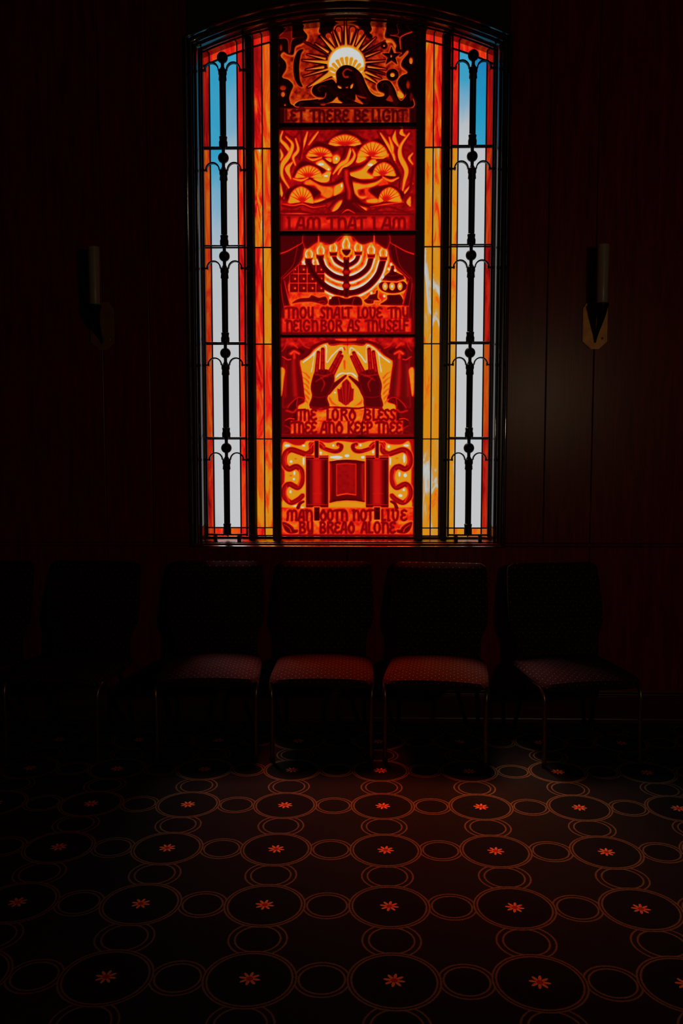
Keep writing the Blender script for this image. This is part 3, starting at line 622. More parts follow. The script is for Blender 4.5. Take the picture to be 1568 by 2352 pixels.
p.text([('I', 175, 222), ('A', 270, 368), ('M', 375, 520), ('T', 590, 675), ('H', 690, 795), ('A', 800, 895), ('T', 895, 985), ('I', 1048, 1095), ('A', 1148, 1255), ('M', 1255, 1395)], 990, 1108, .81, 30)
p.build('carved red glass panel of a spreading tree among flames, lettered I AM THAT I AM', M['carved_red'])

# ---- 3: menorah
p = Carve(2.0075, 2.529, 620, 530, .84)
p.F([(200, 520), (330, 330), (350, 190), (500, 130), (600, 150), (720, 100), (770, 50), (830, 60), (880, 120), (1060, 130), (1190, 180), (1240, 330), (1340, 440), (1400, 520), (1380, 680), (1370, 770), (1100, 790), (220, 780), (190, 640)], .55, soft=16, noise=.26)
arms = [([(392, 320), (450, 450), (560, 570), (690, 635), (785, 645), (890, 632), (1010, 570), (1110, 455), (1165, 300)], 62), ([(515, 285), (560, 390), (660, 470), (785, 500), (900, 470), (1000, 390), (1042, 275)], 52), ([(655, 262), (690, 320), (785, 362), (880, 315), (915, 235)], 42)]
for a, w_ in arms: p.S(a, w_ + 56, .30, soft=34, noise=.3)
for a, w_ in arms: p.S(a, w_ + 8, .5, soft=8, halo=(-.10, 15))
for a, w_ in arms: p.S([(x, y - w_ * .95) for x, y in a[1:-1]], 8, -.05, soft=14)
for a, w_ in arms: p.S(a, w_, .90, soft=10)
p.S([(785, 290), (785, 670)], 58, .91, soft=10, sm=False)
for y, r_ in ((290, 26), (430, 38), (570, 40)): p.O(785, y, r_ * 1.05, r_ * .85, .82, core=(.68, 26), rim=(.9, 6))
p.F([(740, 200), (785, 190), (830, 200), (815, 240), (785, 262), (755, 240)], .93, halo=(.1, 14))
for cx, cy in ((400, 300), (515, 268), (652, 240), (907, 230), (1040, 258), (1165, 285)):
    p.F([(cx - 44, cy - 24), (cx + 44, cy - 24), (cx + 36, cy + 20), (cx - 36, cy + 20)], .92, sm=False, halo=(.2, 9)); p.S([(cx - 34, cy + 22), (cx + 34, cy + 22)], 4, .75, sm=False)
for cx, cy, h_ in ((400, 235, 62), (520, 200, 72), (650, 172, 66), (782, 140, 96), (907, 168, 66), (1040, 195, 70), (1165, 222, 66)):
    p.F([(cx, cy - h_), (cx + 34, cy - h_ * .1), (cx + 30, cy + 36), (cx - 30, cy + 36), (cx - 34, cy - h_ * .1)], .30, soft=14, noise=.4, halo=(.46, 20))
    for s in (-1, 1): p.S([(cx + s * 12, cy - h_ * .6), (cx + s * 34, cy - 6), (cx + s * 30, cy + 34)], 7, -.04, 14, soft=12)
    p.F([(cx, cy - h_ * .4), (cx + 12, cy + 6), (cx, cy + 34), (cx - 12, cy + 6)], .48, soft=10)
# breastplate of twelve stones
for r_ in range(3):
    for c in range(4):
        x0 = 204 + c * 90; y0 = 352 + r_ * 96
        if r_ == 0 and c == 0: x0 += 40
        if (r_ < 2 and c == 3 and False): continue
        p.Rc(x0 + 4, y0 + 4, 204 + c * 90 + 84, y0 + 90, .88, soft=8, halo=(.52, 6), core=(.78, 30)); p.O(204 + c * 90 + 55, y0 + 50, 9, 9, .36, soft=12)
for a, w_ in arms[:2]: p.S(a[:4], w_, .90, soft=10)
# base, scrolls
p.F([(620, 772), (605, 725), (640, 682), (700, 678), (785, 700), (870, 678), (925, 690), (948, 735), (930, 775), (785, 768)], .88, halo=(.34, 12)); p.S([(700, 690), (715, 740), (715, 765)], 6, .62); p.S([(870, 690), (850, 740), (850, 765)], 6, .62)
p.F([(225, 750), (300, 700), (400, 690), (430, 665), (500, 690), (570, 680), (595, 740), (560, 768), (500, 750), (420, 735), (300, 740)], .84, halo=(.42, 8)); p.S([(500, 735), (545, 725), (570, 745), (520, 760)], 5, .6)
p.F([(965, 720), (1000, 695), (1030, 660), (1080, 650), (1090, 620), (1110, 620), (1105, 690), (1130, 720), (1070, 720), (1060, 750), (1000, 752)], .86, halo=(.3, 10)); p.S([(1000, 715), (1050, 715), (1040, 740)], 5, .6)
# incense jar
p.F([(1130, 760), (1200, 710), (1210, 660), (1320, 650), (1370, 720), (1365, 770), (1200, 770)], .88, halo=(.3, 11))
p.O(1262, 572, 146, 76, .89, halo=(.16, 14)); p.F([(1150, 515), (1180, 465), (1225, 430), (1240, 395), (1245, 360), (1275, 360), (1280, 400), (1300, 430), (1370, 465), (1385, 500), (1300, 525)], .89, halo=(.2, 13), sm=False)
p.S([(1165, 505), (1260, 520), (1380, 490)], 6, .7); p.S([(1190, 462), (1260, 470), (1340, 452)], 5, .72)
for cx, rx in ((1182, 24), (1254, 26), (1335, 22)): p.O(cx, 575, rx, 36, .18, soft=18, halo=(.5, 6)); p.O(cx, 570, rx * .4, 15, .05, soft=10)
for x, y in ((1220, 395), (1285, 410), (1160, 475), (1130, 520), (1175, 672), (1042, 640), (1245, 345), (340, 325), (445, 310), (620, 690)): p.O(x, y, 12, 14, -.06, soft=16)
# curtains
for fn in (lambda q: q, lambda q: mir(q, 785)):
    p.F(fn([(80, 30), (365, 30), (372, 110), (350, 190), (310, 330), (230, 430), (150, 510), (80, 540)]), .87, soft=12)
    p.S(fn([(355, 60), (330, 130), (280, 160), (180, 215), (95, 245)]), 6, .55, 14, soft=12); p.S(fn([(285, 150), (265, 260), (230, 370), (110, 500)]), 5, .62); p.S(fn([(372, 60), (365, 180), (320, 320), (200, 440), (110, 520)]), 4, .56, 8)
    p.F(fn([(365, 30), (725, 30), (700, 90), (620, 145), (500, 120), (370, 190)]), .85, soft=12, halo=(.5, 5)); p.S(fn([(500, 50), (500, 130)]), 12, .48, 20, soft=14, sm=False)
    p.F(fn([(105, 545), (150, 520), (205, 760), (150, 800), (130, 900), (95, 950)]), .86, soft=12); p.S(fn([(150, 520), (175, 640), (205, 755)]), 6, .55, 12); p.S(fn([(110, 545), (130, 700), (145, 790)]), 6, .6)
p.Rc(150, 775, 1425, 905, .55, soft=22, noise=.2); p.Rc(125, 905, 1450, 1045, .57, soft=30, noise=.18)
p.text([('T', 160, 228), ('H', 230, 298), ('O', 303, 380), ('U', 385, 450), ('S', 518, 572), ('H', 580, 650), ('A', 655, 725), ('L', 732, 785), ('T', 772, 838), ('L', 898, 942), ('O', 940, 1014), ('V', 1018, 1088), ('E', 1092, 1152), ('T', 1213, 1280), ('H', 1280, 1350), ('Y', 1355, 1425)], 795, 900, .80, 25)
p.text([('N', 165, 238), ('E', 238, 292), ('I', 298, 335), ('G', 340, 412), ('H', 425, 500), ('B', 518, 588), ('O', 592, 665), ('R', 672, 745), ('A', 798, 866), ('S', 870, 922), ('T', 980, 1042), ('H', 1045, 1112), ('Y', 1115, 1188), ('S', 1198, 1252), ('E', 1258, 1315), ('L', 1322, 1368), ('F', 1368, 1420)], 925, 1035, .80, 25)
p.build('carved red glass panel of a seven-branched candlestick between curtains, third from the top', M['carved_red'])

# ---- 4: blessing hands
p = Carve(1.4815, 2.0075, 620, 765, .84)
p.Rc(110, 45, 1475, 140, .68, soft=60, noise=.25)
p.F([(310, 285), (400, 225), (480, 150), (600, 100), (795, 125), (970, 105), (1080, 150), (1170, 230), (1258, 285), (1248, 420), (1225, 600), (1205, 700), (1290, 740), (1290, 800), (290, 800), (290, 750), (360, 700), (345, 600), (325, 420)], .27, soft=16, noise=.14, rim=(.46, 10))
for s_ in (0, 1):
    fn = (lambda q: q) if not s_ else (lambda q: mir(q, 785))
    for k in range(6):
        y = 400 + k * 55; p.S(fn([(335, y), (370, y + 22), (405, y + 62)]), 12, .5, 26, soft=16)
    p.S(fn([(340, 300), (420, 240), (500, 160), (560, 125), (580, 160), (582, 300), (640, 230), (735, 150), (752, 215)]), 12, -.02, 10, soft=20); p.S(fn([(455, 210), (440, 320), (425, 400)]), 12, .04, soft=20); p.S(fn([(670, 460), (730, 415), (795, 418)]), 16, -.02, 10, soft=20); p.S(fn([(690, 400), (740, 310), (735, 280)]), 10, .15, soft=16)
    p.S(fn([(600, 660), (640, 720), (700, 740)]), 40, .52, 20, soft=26)
    p.S(fn([(640, 690), (700, 740), (780, 755)]), 12, .3, 8)
p.O(668, 612, 12, 10, .05, soft=12); p.S([(765, 290), (768, 370)], 24, .55, 18, soft=18, sm=False); p.S([(760, 150), (770, 175)], 16, .6, sm=False)
# pleated fold between the hands
p.F([(690, 570), (730, 580), (745, 500), (790, 470), (830, 520), (835, 570), (862, 575), (855, 690), (780, 748), (705, 700)], .74, sm=False, halo=(.4, 7))
for x in (725, 752, 805, 835): p.S([(x, 560 if x < 740 or x > 820 else 500), ((x + 780) / 2, 735)], 8, .86, 4, sm=False)
for x in (738, 782, 820): p.S([(x, 520), ((x + 780) / 2, 735)], 6, .6, 4, sm=False)
# hands
HV = .84
def hand(palm, fingers, thumb, dx):
    H_ = dict(soft=10)
    p.F(palm, HV, halo=(.22, 14), **H_)
    for a, b_, w_ in fingers: p.S([a, b_], w_ + 4, HV, w_ - 4, sm=False, halo=(.22, 12), **H_)
    p.S(thumb, 84, HV, 26, halo=(.2, 12), **H_)
    p.F(palm, HV, **H_); 
    for a, b_, w_ in fingers: p.S([a, b_], w_ + 4, HV, w_ - 4, sm=False, **H_)
    for a, b_, w_ in fingers:                       # thinner glass along each finger, thicker at the joints
        A, B = np.array(a, float), np.array(b_, float)
        for t0, t1 in ((.12, .36), (.46, .66), (.75, .95)): p.S([tuple(A + (B - A) * t0), tuple(A + (B - A) * t1)], 20, .66, 16, soft=20, sm=False)
hand([(418, 560), (440, 450), (470, 385), (540, 372), (600, 378), (655, 410), (662, 500), (625, 600), (590, 670), (602, 762), (412, 762), (432, 650)],
     [((478, 420), (498, 200), 40), ((540, 400), (543, 168), 42), ((605, 420), (724, 200), 40), ((640, 440), (740, 240), 36)], [(590, 600), (660, 540), (778, 440)], 0)
hand([(905, 440), (990, 378), (1090, 380), (1125, 450), (1150, 540), (1140, 640), (1155, 762), (985, 762), (962, 670), (935, 580)],
     [((925, 430), (838, 245), 36), ((965, 415), (860, 205), 40), ((1035, 400), (1018, 168), 42), ((1090, 420), (1062, 195), 40)], [(985, 620), (920, 540), (818, 450)], 0)
for q in ([(465, 425), (560, 440), (630, 420)], [(470, 500), (560, 450), (600, 450)], [(530, 600), (560, 520), (520, 450)], [(1110, 425), (1020, 440), (930, 425)], [(1080, 490), (1010, 450), (960, 445)], [(1030, 600), (1010, 520), (1060, 460)]): p.S(q, 5, .64, 5, mid=12, soft=22)
for q in ([(430, 650), (510, 665), (590, 650)], [(965, 655), (1050, 665), (1145, 645)]): p.S(q, 6, .74, 6, mid=10, soft=16)
# curtains: folds over rods, columns, sleeves
for fn in (lambda q: q, lambda q: mir(q, 790)):
    p.F(fn([(140, 290), (180, 210), (300, 210), (305, 300), (330, 430), (350, 600), (350, 700), (280, 670), (200, 740), (130, 760), (150, 500)]), .80, soft=12)
    p.S(fn([(245, 260), (250, 420), (265, 640)]), 30, .68, 40, soft=60); p.S(fn([(170, 330), (165, 500), (160, 650)]), 14, .72, 20, soft=40)
    p.S(fn([(215, 280), (205, 450), (200, 650)]), 10, .88, 20, soft=30); p.S(fn([(325, 440), (340, 560), (350, 690)]), 8, .9, soft=12)
    p.F(fn([(105, 375), (150, 380), (140, 480), (120, 640), (105, 600)]), .36, soft=14, noise=.1, halo=(.56, 8))
    p.F(fn([(160, 200), (190, 155), (290, 145), (365, 170), (370, 215), (320, 240), (330, 275), (295, 270), (300, 205), (240, 175), (190, 225), (235, 250), (215, 300), (165, 275)]), .86, soft=12)
    p.S(fn([(215, 215), (250, 190), (300, 215)]), 26, .50, 20, soft=26); p.S(fn([(250, 215), (252, 255)]), 24, .58, 26, soft=30, sm=False); p.S(fn([(130, 245), (180, 275), (215, 272)]), 12, .6, 16)
    p.S(fn([(300, 60), (360, 140), (450, 170)]), 8, .6, 14, soft=20); p.S(fn([(235, 110), (285, 155)]), 20, .56, 14, soft=24); p.S(fn([(180, 60), (160, 140), (125, 190)]), 10, .62, 8, soft=16)
    p.S(fn([(330, 265), (400, 210), (450, 140), (560, 95), (650, 85)]), 34, .86, 26, soft=12); p.S(fn([(320, 285), (400, 235), (470, 165), (560, 118)]), 4, .5)
    p.F(fn([(600, 75), (640, 80), (950, 80), (975, 75), (940, 130), (795, 110), (620, 132)]), .86, soft=10)
    p.F(fn([(355, 670), (270, 665), (200, 740), (180, 790), (230, 850), (150, 890), (140, 960), (210, 985), (120, 1040), (290, 1040), (290, 750)]), .84, soft=12)
    p.S(fn([(350, 672), (290, 665), (220, 720), (180, 770)]), 6, .6, 8); p.S(fn([(170, 800), (240, 815), (270, 790)]), 16, .62, 20, soft=24); p.S(fn([(160, 900), (200, 880), (250, 885)]), 6, .5, 10); p.S(fn([(210, 985), (160, 950)]), 6, .62); p.S(fn([(285, 680), (275, 740), (290, 800)]), 8, .62)
p.Rc(672, 62, 888, 98, .54, soft=14, noise=.1, rim=(.46, 6)); p.S([(640, 85), (795, 100), (950, 85)], 22, .87); p.S([(600, 125), (795, 108), (990, 125)], 4, .4)
p.Rc(285, 785, 1295, 905, .46, soft=22, noise=.26); p.Rc(215, 905, 1365, 1035, .48, soft=24, noise=.26); p.S([(420, 765), (520, 790), (620, 765), (780, 770), (900, 775), (980, 765), (1150, 775)], 26, .78, 20); p.S([(430, 785), (540, 795), (600, 782), (650, 760)], 4, .4)
p.Rc(110, 1040, 1480, 1085, .80, soft=14)
p.text([('T', 288, 345), ('H', 345, 412), ('E', 415, 478), ('L', 580, 630), ('O', 632, 710), ('R', 722, 800), ('D', 808, 885), ('B', 965, 1042), ('L', 1050, 1105), ('E', 1108, 1168), ('S', 1172, 1226), ('S', 1232, 1290)], 788, 895, .78, 25)
p.text([('T', 222, 288), ('H', 290, 355), ('E', 357, 416), ('E', 420, 478), ('A', 522, 594), ('N', 598, 668), ('D', 674, 752), ('K', 796, 866), ('E', 866, 924), ('E', 926, 984), ('P', 990, 1055), ('T', 1088, 1152), ('H', 1155, 1224), ('E', 1228, 1288), ('E', 1294, 1352)], 918, 1030, .78, 25)
p.S([(795, 45), (797, 90), (795, 160), (796, 215)], 4, .92, 2); p.S([(922, 510), (925, 590), (962, 670), (965, 720), (975, 800), (955, 900), (948, 990), (945, 1045)], 5, .94, 11, soft=6); p.S([(900, 1065), (1000, 1062)], 22, .93, 6, sm=False)
p.build('cracked carved red glass panel of two raised hands, lettered THE LORD BLESS THEE', M['carved_red'])

# ---- 5: scroll
p = Carve(.962, 1.4815, 620, 1000, .70)
p.F([(140, 70), (260, 100), (340, 95), (380, 55), (500, 60), (600, 75), (700, 55), (850, 70), (940, 75), (1030, 55), (1150, 60), (1240, 90), (1350, 90), (1430, 60), (1455, 200), (1450, 600), (1460, 720), (1380, 745), (150, 745), (135, 650), (150, 400), (130, 250)], .27, soft=14, noise=.16, rim=(.48, 9))
for x, y, a, b_ in [(180, 105, 30, 12), (345, 105, 16, 10), (215, 270, 14, 12), (345, 260, 9, 50), (250, 385, 10, 24), (245, 450, 12, 12), (210, 580, 10, 16), (680, 225, 66, 14), (790, 210, 24, 12), (955, 225, 20, 14), (1235, 265, 10, 44), (1380, 235, 12, 50), (1400, 105, 30, 12), (1220, 115, 12, 14), (1330, 400, 10, 26), (1390, 410, 16, 20), (1340, 620, 22, 14), (1375, 560, 12, 14), (270, 725, 46, 8), (330, 740, 24, 6), (520, 180, 12, 14), (1060, 170, 10, 20), (650, 105, 10, 12), (930, 100, 10, 12)]: p.O(x, y, a, b_, -.04, soft=20)
for x, y in [(265, 240), (215, 415), (1305, 235)]: p.O(x, y, 16, 10, .5, soft=18)
rib = [(425, 95), (425, 160), (370, 190), (300, 170), (215, 148), (155, 195), (148, 290), (195, 345), (270, 320), (325, 370), (330, 470), (285, 535), (200, 500), (150, 545), (150, 630), (215, 690), (290, 660), (335, 620)]
for fn in (lambda q: q, lambda q: mir(q, 793)):
    p.S(fn(rib), 56, .80, 50, soft=10, halo=(.40, 9), mid=58); p.S(fn(rib), 22, .70, 18, soft=24)
    p.S(fn([(185, 170), (160, 240), (170, 300)]), 12, .58, 16, soft=14); p.S(fn([(300, 360), (312, 430), (290, 510)]), 14, .52, 20, soft=14); p.S(fn([(175, 530), (165, 600), (200, 680)]), 12, .55, 16, soft=14)
    p.S(fn([(210, 335), (280, 300), (330, 340)]), 4, .88); p.S(fn([(230, 540), (170, 490), (150, 520)]), 4, .88)
    p.S(fn([(510, 85), (530, 120), (600, 150), (670, 165), (720, 150), (735, 110), (700, 92)]), 34, .80, 38, soft=10, halo=(.42, 8), mid=44); p.S(fn([(540, 130), (610, 158), (700, 150)]), 14, .66, 10, soft=20); p.O(705 if fn([(0, 0)])[0][0] == 0 else 881, 105, 10, 10, .55)
    p.S(fn([(410, 120), (440, 80), (520, 75), (560, 110)]), 18, .72, 18, halo=(.42, 6))
# sheet and rollers
p.F([(590, 268), (690, 252), (785, 246), (880, 252), (985, 268), (985, 690), (880, 672), (785, 668), (690, 676), (590, 700)], .84, soft=9, sm=False, rim=(.92, 20))
p.S([(620, 300), (625, 470), (610, 660)], 26, .72, soft=26); p.S([(955, 300), (950, 470), (960, 660)], 26, .72, soft=26)
p.F([(680, 292), (785, 284), (888, 292), (888, 615), (785, 600), (680, 620)], .74, soft=8, sm=False, rim=(.52, 8), noise=.05)
p.S([(690, 618), (785, 602), (882, 614)], 8, .42, 5)
p.F([(605, 700), (690, 682), (785, 675), (880, 680), (975, 700), (970, 750), (785, 742), (600, 745)], .29, soft=14, rim=(.5, 9), sm=False)
for x0, x1 in ((370, 600), (985, 1218)):
    cx = (x0 + x1) / 2
    p.Rc(x0, 225, x1, 728, .96, soft=8, halo=(.3, 12)); p.Rc(x0 + 14, 250, x1 - 14, 708, .92, soft=10)
    for k, (w_, v) in enumerate(((150, .84), (112, .74), (70, .66))): p.Rc(cx - w_ / 2, 252, cx + w_ / 2, 706, v, soft=34)
    p.S([(x0 + 4, 212), (x1 - 4, 212)], 12, .9, sm=False, halo=(.4, 6)); p.S([(x0 + 8, 246), (x1 - 8, 246)], 5, .55, sm=False); p.S([(x0 + 8, 712), (x1 - 8, 712)], 5, .5, sm=False)
    p.Rc(x0, 716, x1, 740, .9, soft=7); p.S([(x0 + 70, 598), (x1 - 60, 598)], 3, .6, sm=False)
    for q in (x0 + 8, x1 - 8): p.S([(q, 250), (q, 705)], 4, .6, sm=False)
for x0, x1, a, b_ in ((458, 500, 55, 232), (1083, 1118, 55, 232)): p.Rc(x0, a, x1, b_, .92, soft=8, halo=(.4, 8))
p.Rc(120, 748, 1470, 1020, .54, soft=22, noise=.26)
for q in ([(450, 870), (520, 930), (620, 880)], [(1060, 880), (1150, 890)], [(150, 900), (260, 930)], [(1330, 900), (1440, 890)]): p.S(q, 30, .36, 26, soft=50)
for x0, x1, b_ in ((455, 510, 875), (1070, 1130, 865)): p.Rc(x0, 738, x1, b_, .93, soft=9, halo=(.36, 12)); p.S([(x0 + 6, 772), (x1 - 6, 772)], 3, .7, sm=False)
for fn in (lambda q: q, lambda q: mir(q, 795)):
    p.F(fn([(128, 890), (190, 905), (240, 945), (250, 965), (288, 968), (280, 1000), (200, 1008), (150, 970)]), .82, soft=10, halo=(.42, 10)); p.S(fn([(150, 915), (200, 950), (220, 990)]), 6, .5, 10)
    p.S(fn([(345, 680), (310, 700), (290, 740)]), 26, .84, 40)
p.text([('M', 172, 280), ('A', 292, 362), ('N', 366, 442), ('D', 512, 584), ('O', 584, 655), ('T', 656, 722), ('H', 728, 802), ('N', 850, 922), ('O', 924, 996), ('T', 998, 1060), ('L', 1142, 1188), ('I', 1194, 1236), ('V', 1250, 1324), ('E', 1342, 1404)], 768, 872, .78, 25)
p.text([('B', 298, 370), ('Y', 378, 446), ('B', 510, 576), ('R', 584, 658), ('E', 662, 722), ('A', 730, 794), ('D', 800, 872), ('A', 938, 1004), ('L', 1006, 1058), ('O', 1062, 1140), ('N', 1148, 1224), ('E', 1228, 1288)], 892, 1000, .78, 25)
p.Rc(120, 1016, 1480, 1060, .80, soft=16)
p.build('lowest carved red glass panel, open scroll with ribbons on either side', M['carved_red'])

# ------------------------------------------------------------------ iron grilles
def grille(s, label):
    gx = XC + s * .625; gy = .020; z0 = .972
    root = tag(empty('iron_grille', (gx, gy, z0)), label, 'window grille', 'wrought iron grilles in front of the window')
    ZB = [3.375, 2.888, 2.402, 1.915, 1.430]
    prof = [(.001, 3.402), (.012, 3.400)]
    for i, zb in enumerate(ZB):
        if i: prof += [(.0160, zb + .112), (.0160, zb + .106), (.0205, zb + .102), (.0185, zb + .086), (.0220, zb + .076), (.0215, zb + .058), (.013, zb + .050), (.0085, zb + .040), (.0085, zb + .030)]
        prof += [(.0275 * math.sin(a), zb + .0275 * math.cos(a)) for a in np.linspace(.35, PI - .35, 11)]
        prof += [(.0085, zb - .032), (.0085, zb - .044), (.014, zb - .054), (.0215, zb - .062), (.0215, zb - .080), (.0185, zb - .086), (.0205, zb - .108), (.0165, zb - .114)]
    prof += [(.0160, 1.040), (.0205, 1.036), (.0185, 1.020), (.0205, 1.010), (.0205, .985), (.012, .976), (.001, .975)]
    b = bmesh.new(); lathe(b, [(r_, z - z0) for r_, z in prof]); obj('post', b, M['iron'], root)
    for zb in ZB:
        zb -= z0
        for q in (-1, 1):
            b = bmesh.new(); pts = []
            for k in range(13):
                a = PI * k / 12; pts.append((q * (.0545 - .034 * math.cos(a)), zb - .061 + .036 * math.sin(a)))
            sweep_bar(b, pts, .0032, -.010, .010); sweep_bar(b, [(q * .0855, zb - .061), (q * .112, zb - .061)], .0032, -.008, .008)
            sweep_bar(b, [(q * .0855, zb - .066), (q * .0855, zb - .053)], .0034, -.010, .010)
            sweep_bar(b, [(q * .106, zb - .061), (q * .120, zb - .061)], .0060, -.006, .006)
            obj('scroll_arc', b, M['iron'], root)
        if zb + z0 < 3.3:
            b = bmesh.new(); sweep_tube(b, [(-.108, .002, zb + .053), (.108, .002, zb + .053)], .0042, 8); obj('cross_rod', b, M['iron'], root)
    for q in (-1, 1):
        b = bmesh.new(); x = q * .1035; zt = arch(gx + x + .006 * s, .036) - .004 if q == -s else arch(gx + x, .058) - .004
        zt = min(arch(gx + x - .006, .05), arch(gx + x + .006, .05)) - .004
        box(b, x - .0045, x + .0045, -.007, .007, 0, zt - z0, .0015); obj('side_bar', b, M['iron'], root)
    b = bmesh.new(); box(b, -.108, .108, -.007, .007, .004, .013, .0015); obj('bottom_bar', b, M['iron'], root)
    for q in (-.062, .062):
        b = bmesh.new(); box(b, q - .009, q + .009, -.012, .012, -.030, .004, .003); obj('foot_bracket', b, M['iron'], root)
grille(-1, 'black wrought iron post grille with ball knobs in the left side of the window')
grille(1, 'black wrought iron post grille with ball knobs in the right side of the window')

# ------------------------------------------------------------------ wall sconces
def sconce(x, label):
    z0 = 1.925; root = tag(empty('wall_sconce', (x, -.0125, z0)), label, 'wall lamp', 'candle sconces either side of the window')
    b = bmesh.new(); pl = [(-.033, 0), (.033, 0), (.062, .032), (.062, .205), (.036, .243), (-.036, .243), (-.062, .205), (-.062, .032)]
    pl = [(-.02, .002), (.02, .002), (.062, .040), (.062, .205), (.036, .243), (-.036, .243), (-.062, .205), (-.062, .040)]
    f = b.faces.new([b.verts.new((px, -.002, pz)) for px, pz in pl]); r_ = bmesh.ops.extrude_face_region(b, geom=[f])
    vs = [v for v in r_['geom'] if isinstance(v, bmesh.types.BMVert)]; bmesh.ops.translate(b, verts=vs, vec=(0, -.010, 0))
    bmesh.ops.bevel(b, geom=[e for e in b.edges if all(v in vs for v in e.verts)], offset=.003, segments=2, affect='EDGES')
    obj('back_plate', b, M['plate'], root)
    b = bmesh.new(); pts = []; rr = []
    for k in range(15):
        t = k / 14; pts.append((0, -.014 - .112 * math.sin(t * PI / 2) ** 1.2, .035 + .155 * (t ** .9))); rr.append(.005 + .023 * t ** 1.3)
    sweep_tube(b, pts, rr, 16); obj('arm', b, M['bronze'], root)
    b = bmesh.new(); lathe(b, [(.004, .180), (.026, .184), (.031, .196), (.033, .208), (.027, .212)], 0, -.126); obj('cup', b, M['bronze'], root)
    b = bmesh.new(); lathe(b, [(.024, .208), (.0265, .214), (.0275, .30), (.0285, .480), (.0285, .490), (.024, .492)], 0, -.126, 28); obj('candle_tube', b, M['frost'], root)
    b = bmesh.new(); lathe(b, [(.006, 0), (.006, .004), (.002, .006)], 0, 0, 12)
    bmesh.ops.rotate(b, verts=b.verts, matrix=Matrix.Rotation(R(90), 3, 'X')); bmesh.ops.translate(b, verts=b.verts, vec=(.036, -.011, .055)); obj('screw_cap', b, M['plate'], root)
sconce(-1.305, 'unlit candle-shaped wall sconce on the dark panelling left of the window')
sconce(1.185, 'unlit candle-shaped wall sconce with bright brass plate on the panelling right of the window')

# ------------------------------------------------------------------ chairs
def seat_mesh():
    b = bmesh.new(); nx, ny = 22, 22; W, D = .232, .225; V = []
    def P(u, v, top):
        # superellipse footprint, slightly wider at the front
        x, y = 2 * u - 1, 2 * v - 1
        k = 9; r_ = (abs(x) ** k + abs(y) ** k) ** (1 / k); mx = max(abs(x), abs(y), 1e-6); f = mx / max(r_, 1e-6) if r_ > 0 else 1
        X, Y = x * f * W * (1.02 - .03 * (y + 1) / 2), y * f * D
        e = mx ** 12
        if top: z = .395 + .022 * (1 - x * x) * (1 - .35 * y * y) - .010 * e - (.010 * max(0, -y - .55) / .45 if y < -.55 else 0)
        else: z = .345 + .006 * e
        return X, Y, z
    for top in (True, False):
        V.append([[b.verts.new(P(i / nx, j / ny, top)) for i in range(nx + 1)] for j in range(ny + 1)])
    for g, flip in ((V[0], False), (V[1], True)):
        for j in range(ny):
            for i in range(nx):
                q = [g[j][i], g[j][i + 1], g[j + 1][i + 1], g[j + 1][i]]; b.faces.new(q[::-1] if flip else q)
    T, B = V
    per = [(0, i) for i in range(nx)] + [(j, nx) for j in range(ny)] + [(ny, nx - i) for i in range(nx)] + [(ny - j, 0) for j in range(ny)]
    mid = []
    for j, i in per:
        t, bt = T[j][i].co, B[j][i].co; m = (t + bt) / 2; d = Vector((m.x, m.y, 0)).normalized(); mid.append(b.verts.new(m + d * .008))
    n = len(per)
    for k in range(n):
        a, c = per[k], per[(k + 1) % n]
        b.faces.new((T[a[0]][a[1]], T[c[0]][c[1]], mid[(k + 1) % n], mid[k])); b.faces.new((mid[k], mid[(k + 1) % n], B[c[0]][c[1]], B[a[0]][a[1]]))
    return b
def back_half(z):                                    # half width of the backrest at height z
    pts = [(.37, .208), (.46, .209), (.50, .214), (.535, .234), (.57, .243), (.66, .244), (.76, .240), (.845, .234)]
    return float(np.interp(z, [q[0] for q in pts], [q[1] for q in pts]))
def back_y(z): return .205 + .10 * max(0, (z - .40) / .45) ** 1.3
def back_mesh(z0, z1, shrink, t0, t1, rc=.03):
    b = bmesh.new(); nx, nz = 20, 30; G = []
    for front in (True, False):
        g = []
        for j in range(nz + 1):
            v = j / nz; z = z0 + (z1 - z0) * v; row = []
            for i in range(nx + 1):
                x = 2 * i / nx - 1; hw = back_half(z) - shrink
                dz = min(z - z0, z1 - z); cut = 0
                if z1 - z < rc: q = rc - (z1 - z); cut = rc - math.sqrt(max(rc * rc - q * q, 0))
                e = max(abs(x) ** 8, max(0, 1 - (z1 - z) / .03) ** 2)
                puff = (t0 if front else t1) * (1 - .6 * e) + (.012 * (1 - x * x) * math.sin(PI * min(1, max(0, v))) if front else .004)
                row.append(b.verts.new((x * (hw - cut), back_y(z) + (-puff if front else puff), z)))
            g.append(row)
        G.append(g)
    for g, fl in ((G[0], False), (G[1], True)):
        for j in range(nz):
            for i in range(nx):
                q = [g[j][i], g[j][i + 1], g[j + 1][i + 1], g[j + 1][i]]; b.faces.new(q[::-1] if fl else q)
    A, B = G
    per = [(0, i) for i in range(nx)] + [(j, nx) for j in range(nz)] + [(nz, nx - i) for i in range(nx)] + [(nz - j, 0) for j in range(nz)]
    n = len(per)
    for k in range(n):
        a, c = per[k], per[(k + 1) % n]; b.faces.new((A[a[0]][a[1]], B[a[0]][a[1]], B[c[0]][c[1]], A[c[0]][c[1]]))
    return b
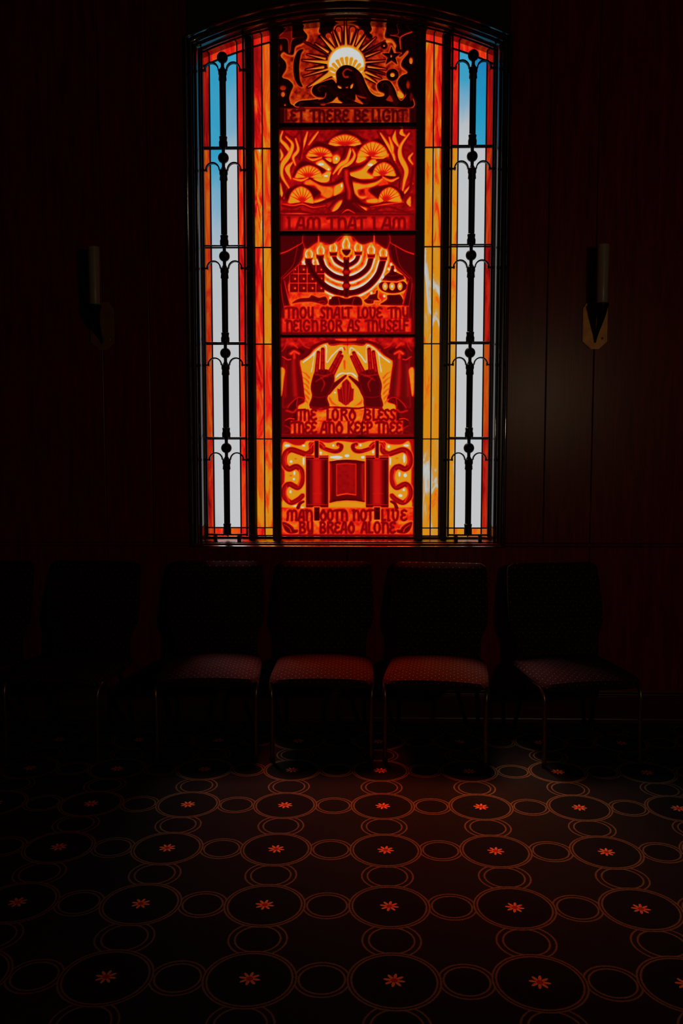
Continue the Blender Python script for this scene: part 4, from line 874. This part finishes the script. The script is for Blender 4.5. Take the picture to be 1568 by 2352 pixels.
def make_chair():
    root = empty('banquet_chair')
    obj('seat', seat_mesh(), M['seat_fabric'], root)
    obj('backrest', back_mesh(.375, .852, .0, .020, .012), M['back_fabric'], root)
    for s in (-1, 1):
        b = bmesh.new(); pts = [(s * .170, .125, .340), (s * .196, .170, .352)] + [(s * (back_half(z) - .028), back_y(z) + .026, z) for z in np.linspace(.40, .80, 10)]
        sweep_tube(b, pts, .010, 10); obj('back_tube', b, M['blacksteel'], root)
    b = bmesh.new(); box(b, -.205, .205, -.19, .20, .334, .346, .004); obj('seat_pan', b, M['blacksteel'], root)
    for s in (-1, 1):
        b = bmesh.new(); pts = [(s * .222, .10, .352), (s * .230, -.02, .357), (s * .233, -.13, .357)]
        for k in range(9):
            a = PI / 2 * k / 8; pts.append((s * (.233 - .006 * k / 8), -.165 - .052 * math.sin(a), .357 - .075 * (1 - math.cos(a))))
        pts += [(s * .2265, -.2185, .20), (s * .2255, -.220, .012)]
        sweep_tube(b, pts, .0100, 12); leg = obj('front_leg', b, M['brass'], root); leg['label'] = 'brass-coloured tubular front leg'
        b = bmesh.new(); lathe(b, [(.0125, 0), (.0125, .016), (.0105, .022)], s * .2255, -.220, 14); obj('foot_cap', b, M['rubber'], leg)
    for s in (-1, 1):
        b = bmesh.new(); sweep_tube(b, [(s * .188, .10, .345), (s * .190, .135, .30), (s * .196, .20, .16), (s * .202, .268, .012)], .0105, 12); leg = obj('rear_leg', b, M['blacksteel'], root)
        b = bmesh.new(); lathe(b, [(.0125, 0), (.0125, .016), (.0105, .022)], s * .202, .269, 14); obj('foot_cap', b, M['rubber'], leg)
    return root
def copy_tree(o, parent=None):
    c = o.copy(); C.objects.link(c)
    if parent: c.parent = parent
    for ch in list(o.children): copy_tree(ch, c)
    return c
chair = make_chair()
spots = [(-.170, -.372, 0, 'dotted banquet chair with red-lit seat, third chair from the right edge'),
         (.372, -.400, -7, 'dotted banquet chair with red-lit seat, second chair from the right edge'),
         (1.023, -.395, 9, 'dark dotted banquet chair right of the window, below the right wall sconce'),
         (-.710, -.372, 3, 'dark dotted banquet chair directly below the left iron grille of the window'),
         (-1.385, -.375, -8, 'dark unlit banquet chair below the left wall sconce'),
         (-1.930, -.375, -8, 'dark unlit banquet chair cut off by the left edge of the picture')]
for i, (x, y, a, lab) in enumerate(spots):
    o = chair if i == 0 else copy_tree(chair)
    o.location = (x, y, 0); o.rotation_euler.z = R(a)
    tag(o, lab, 'chair', 'row of banquet chairs against the wall')
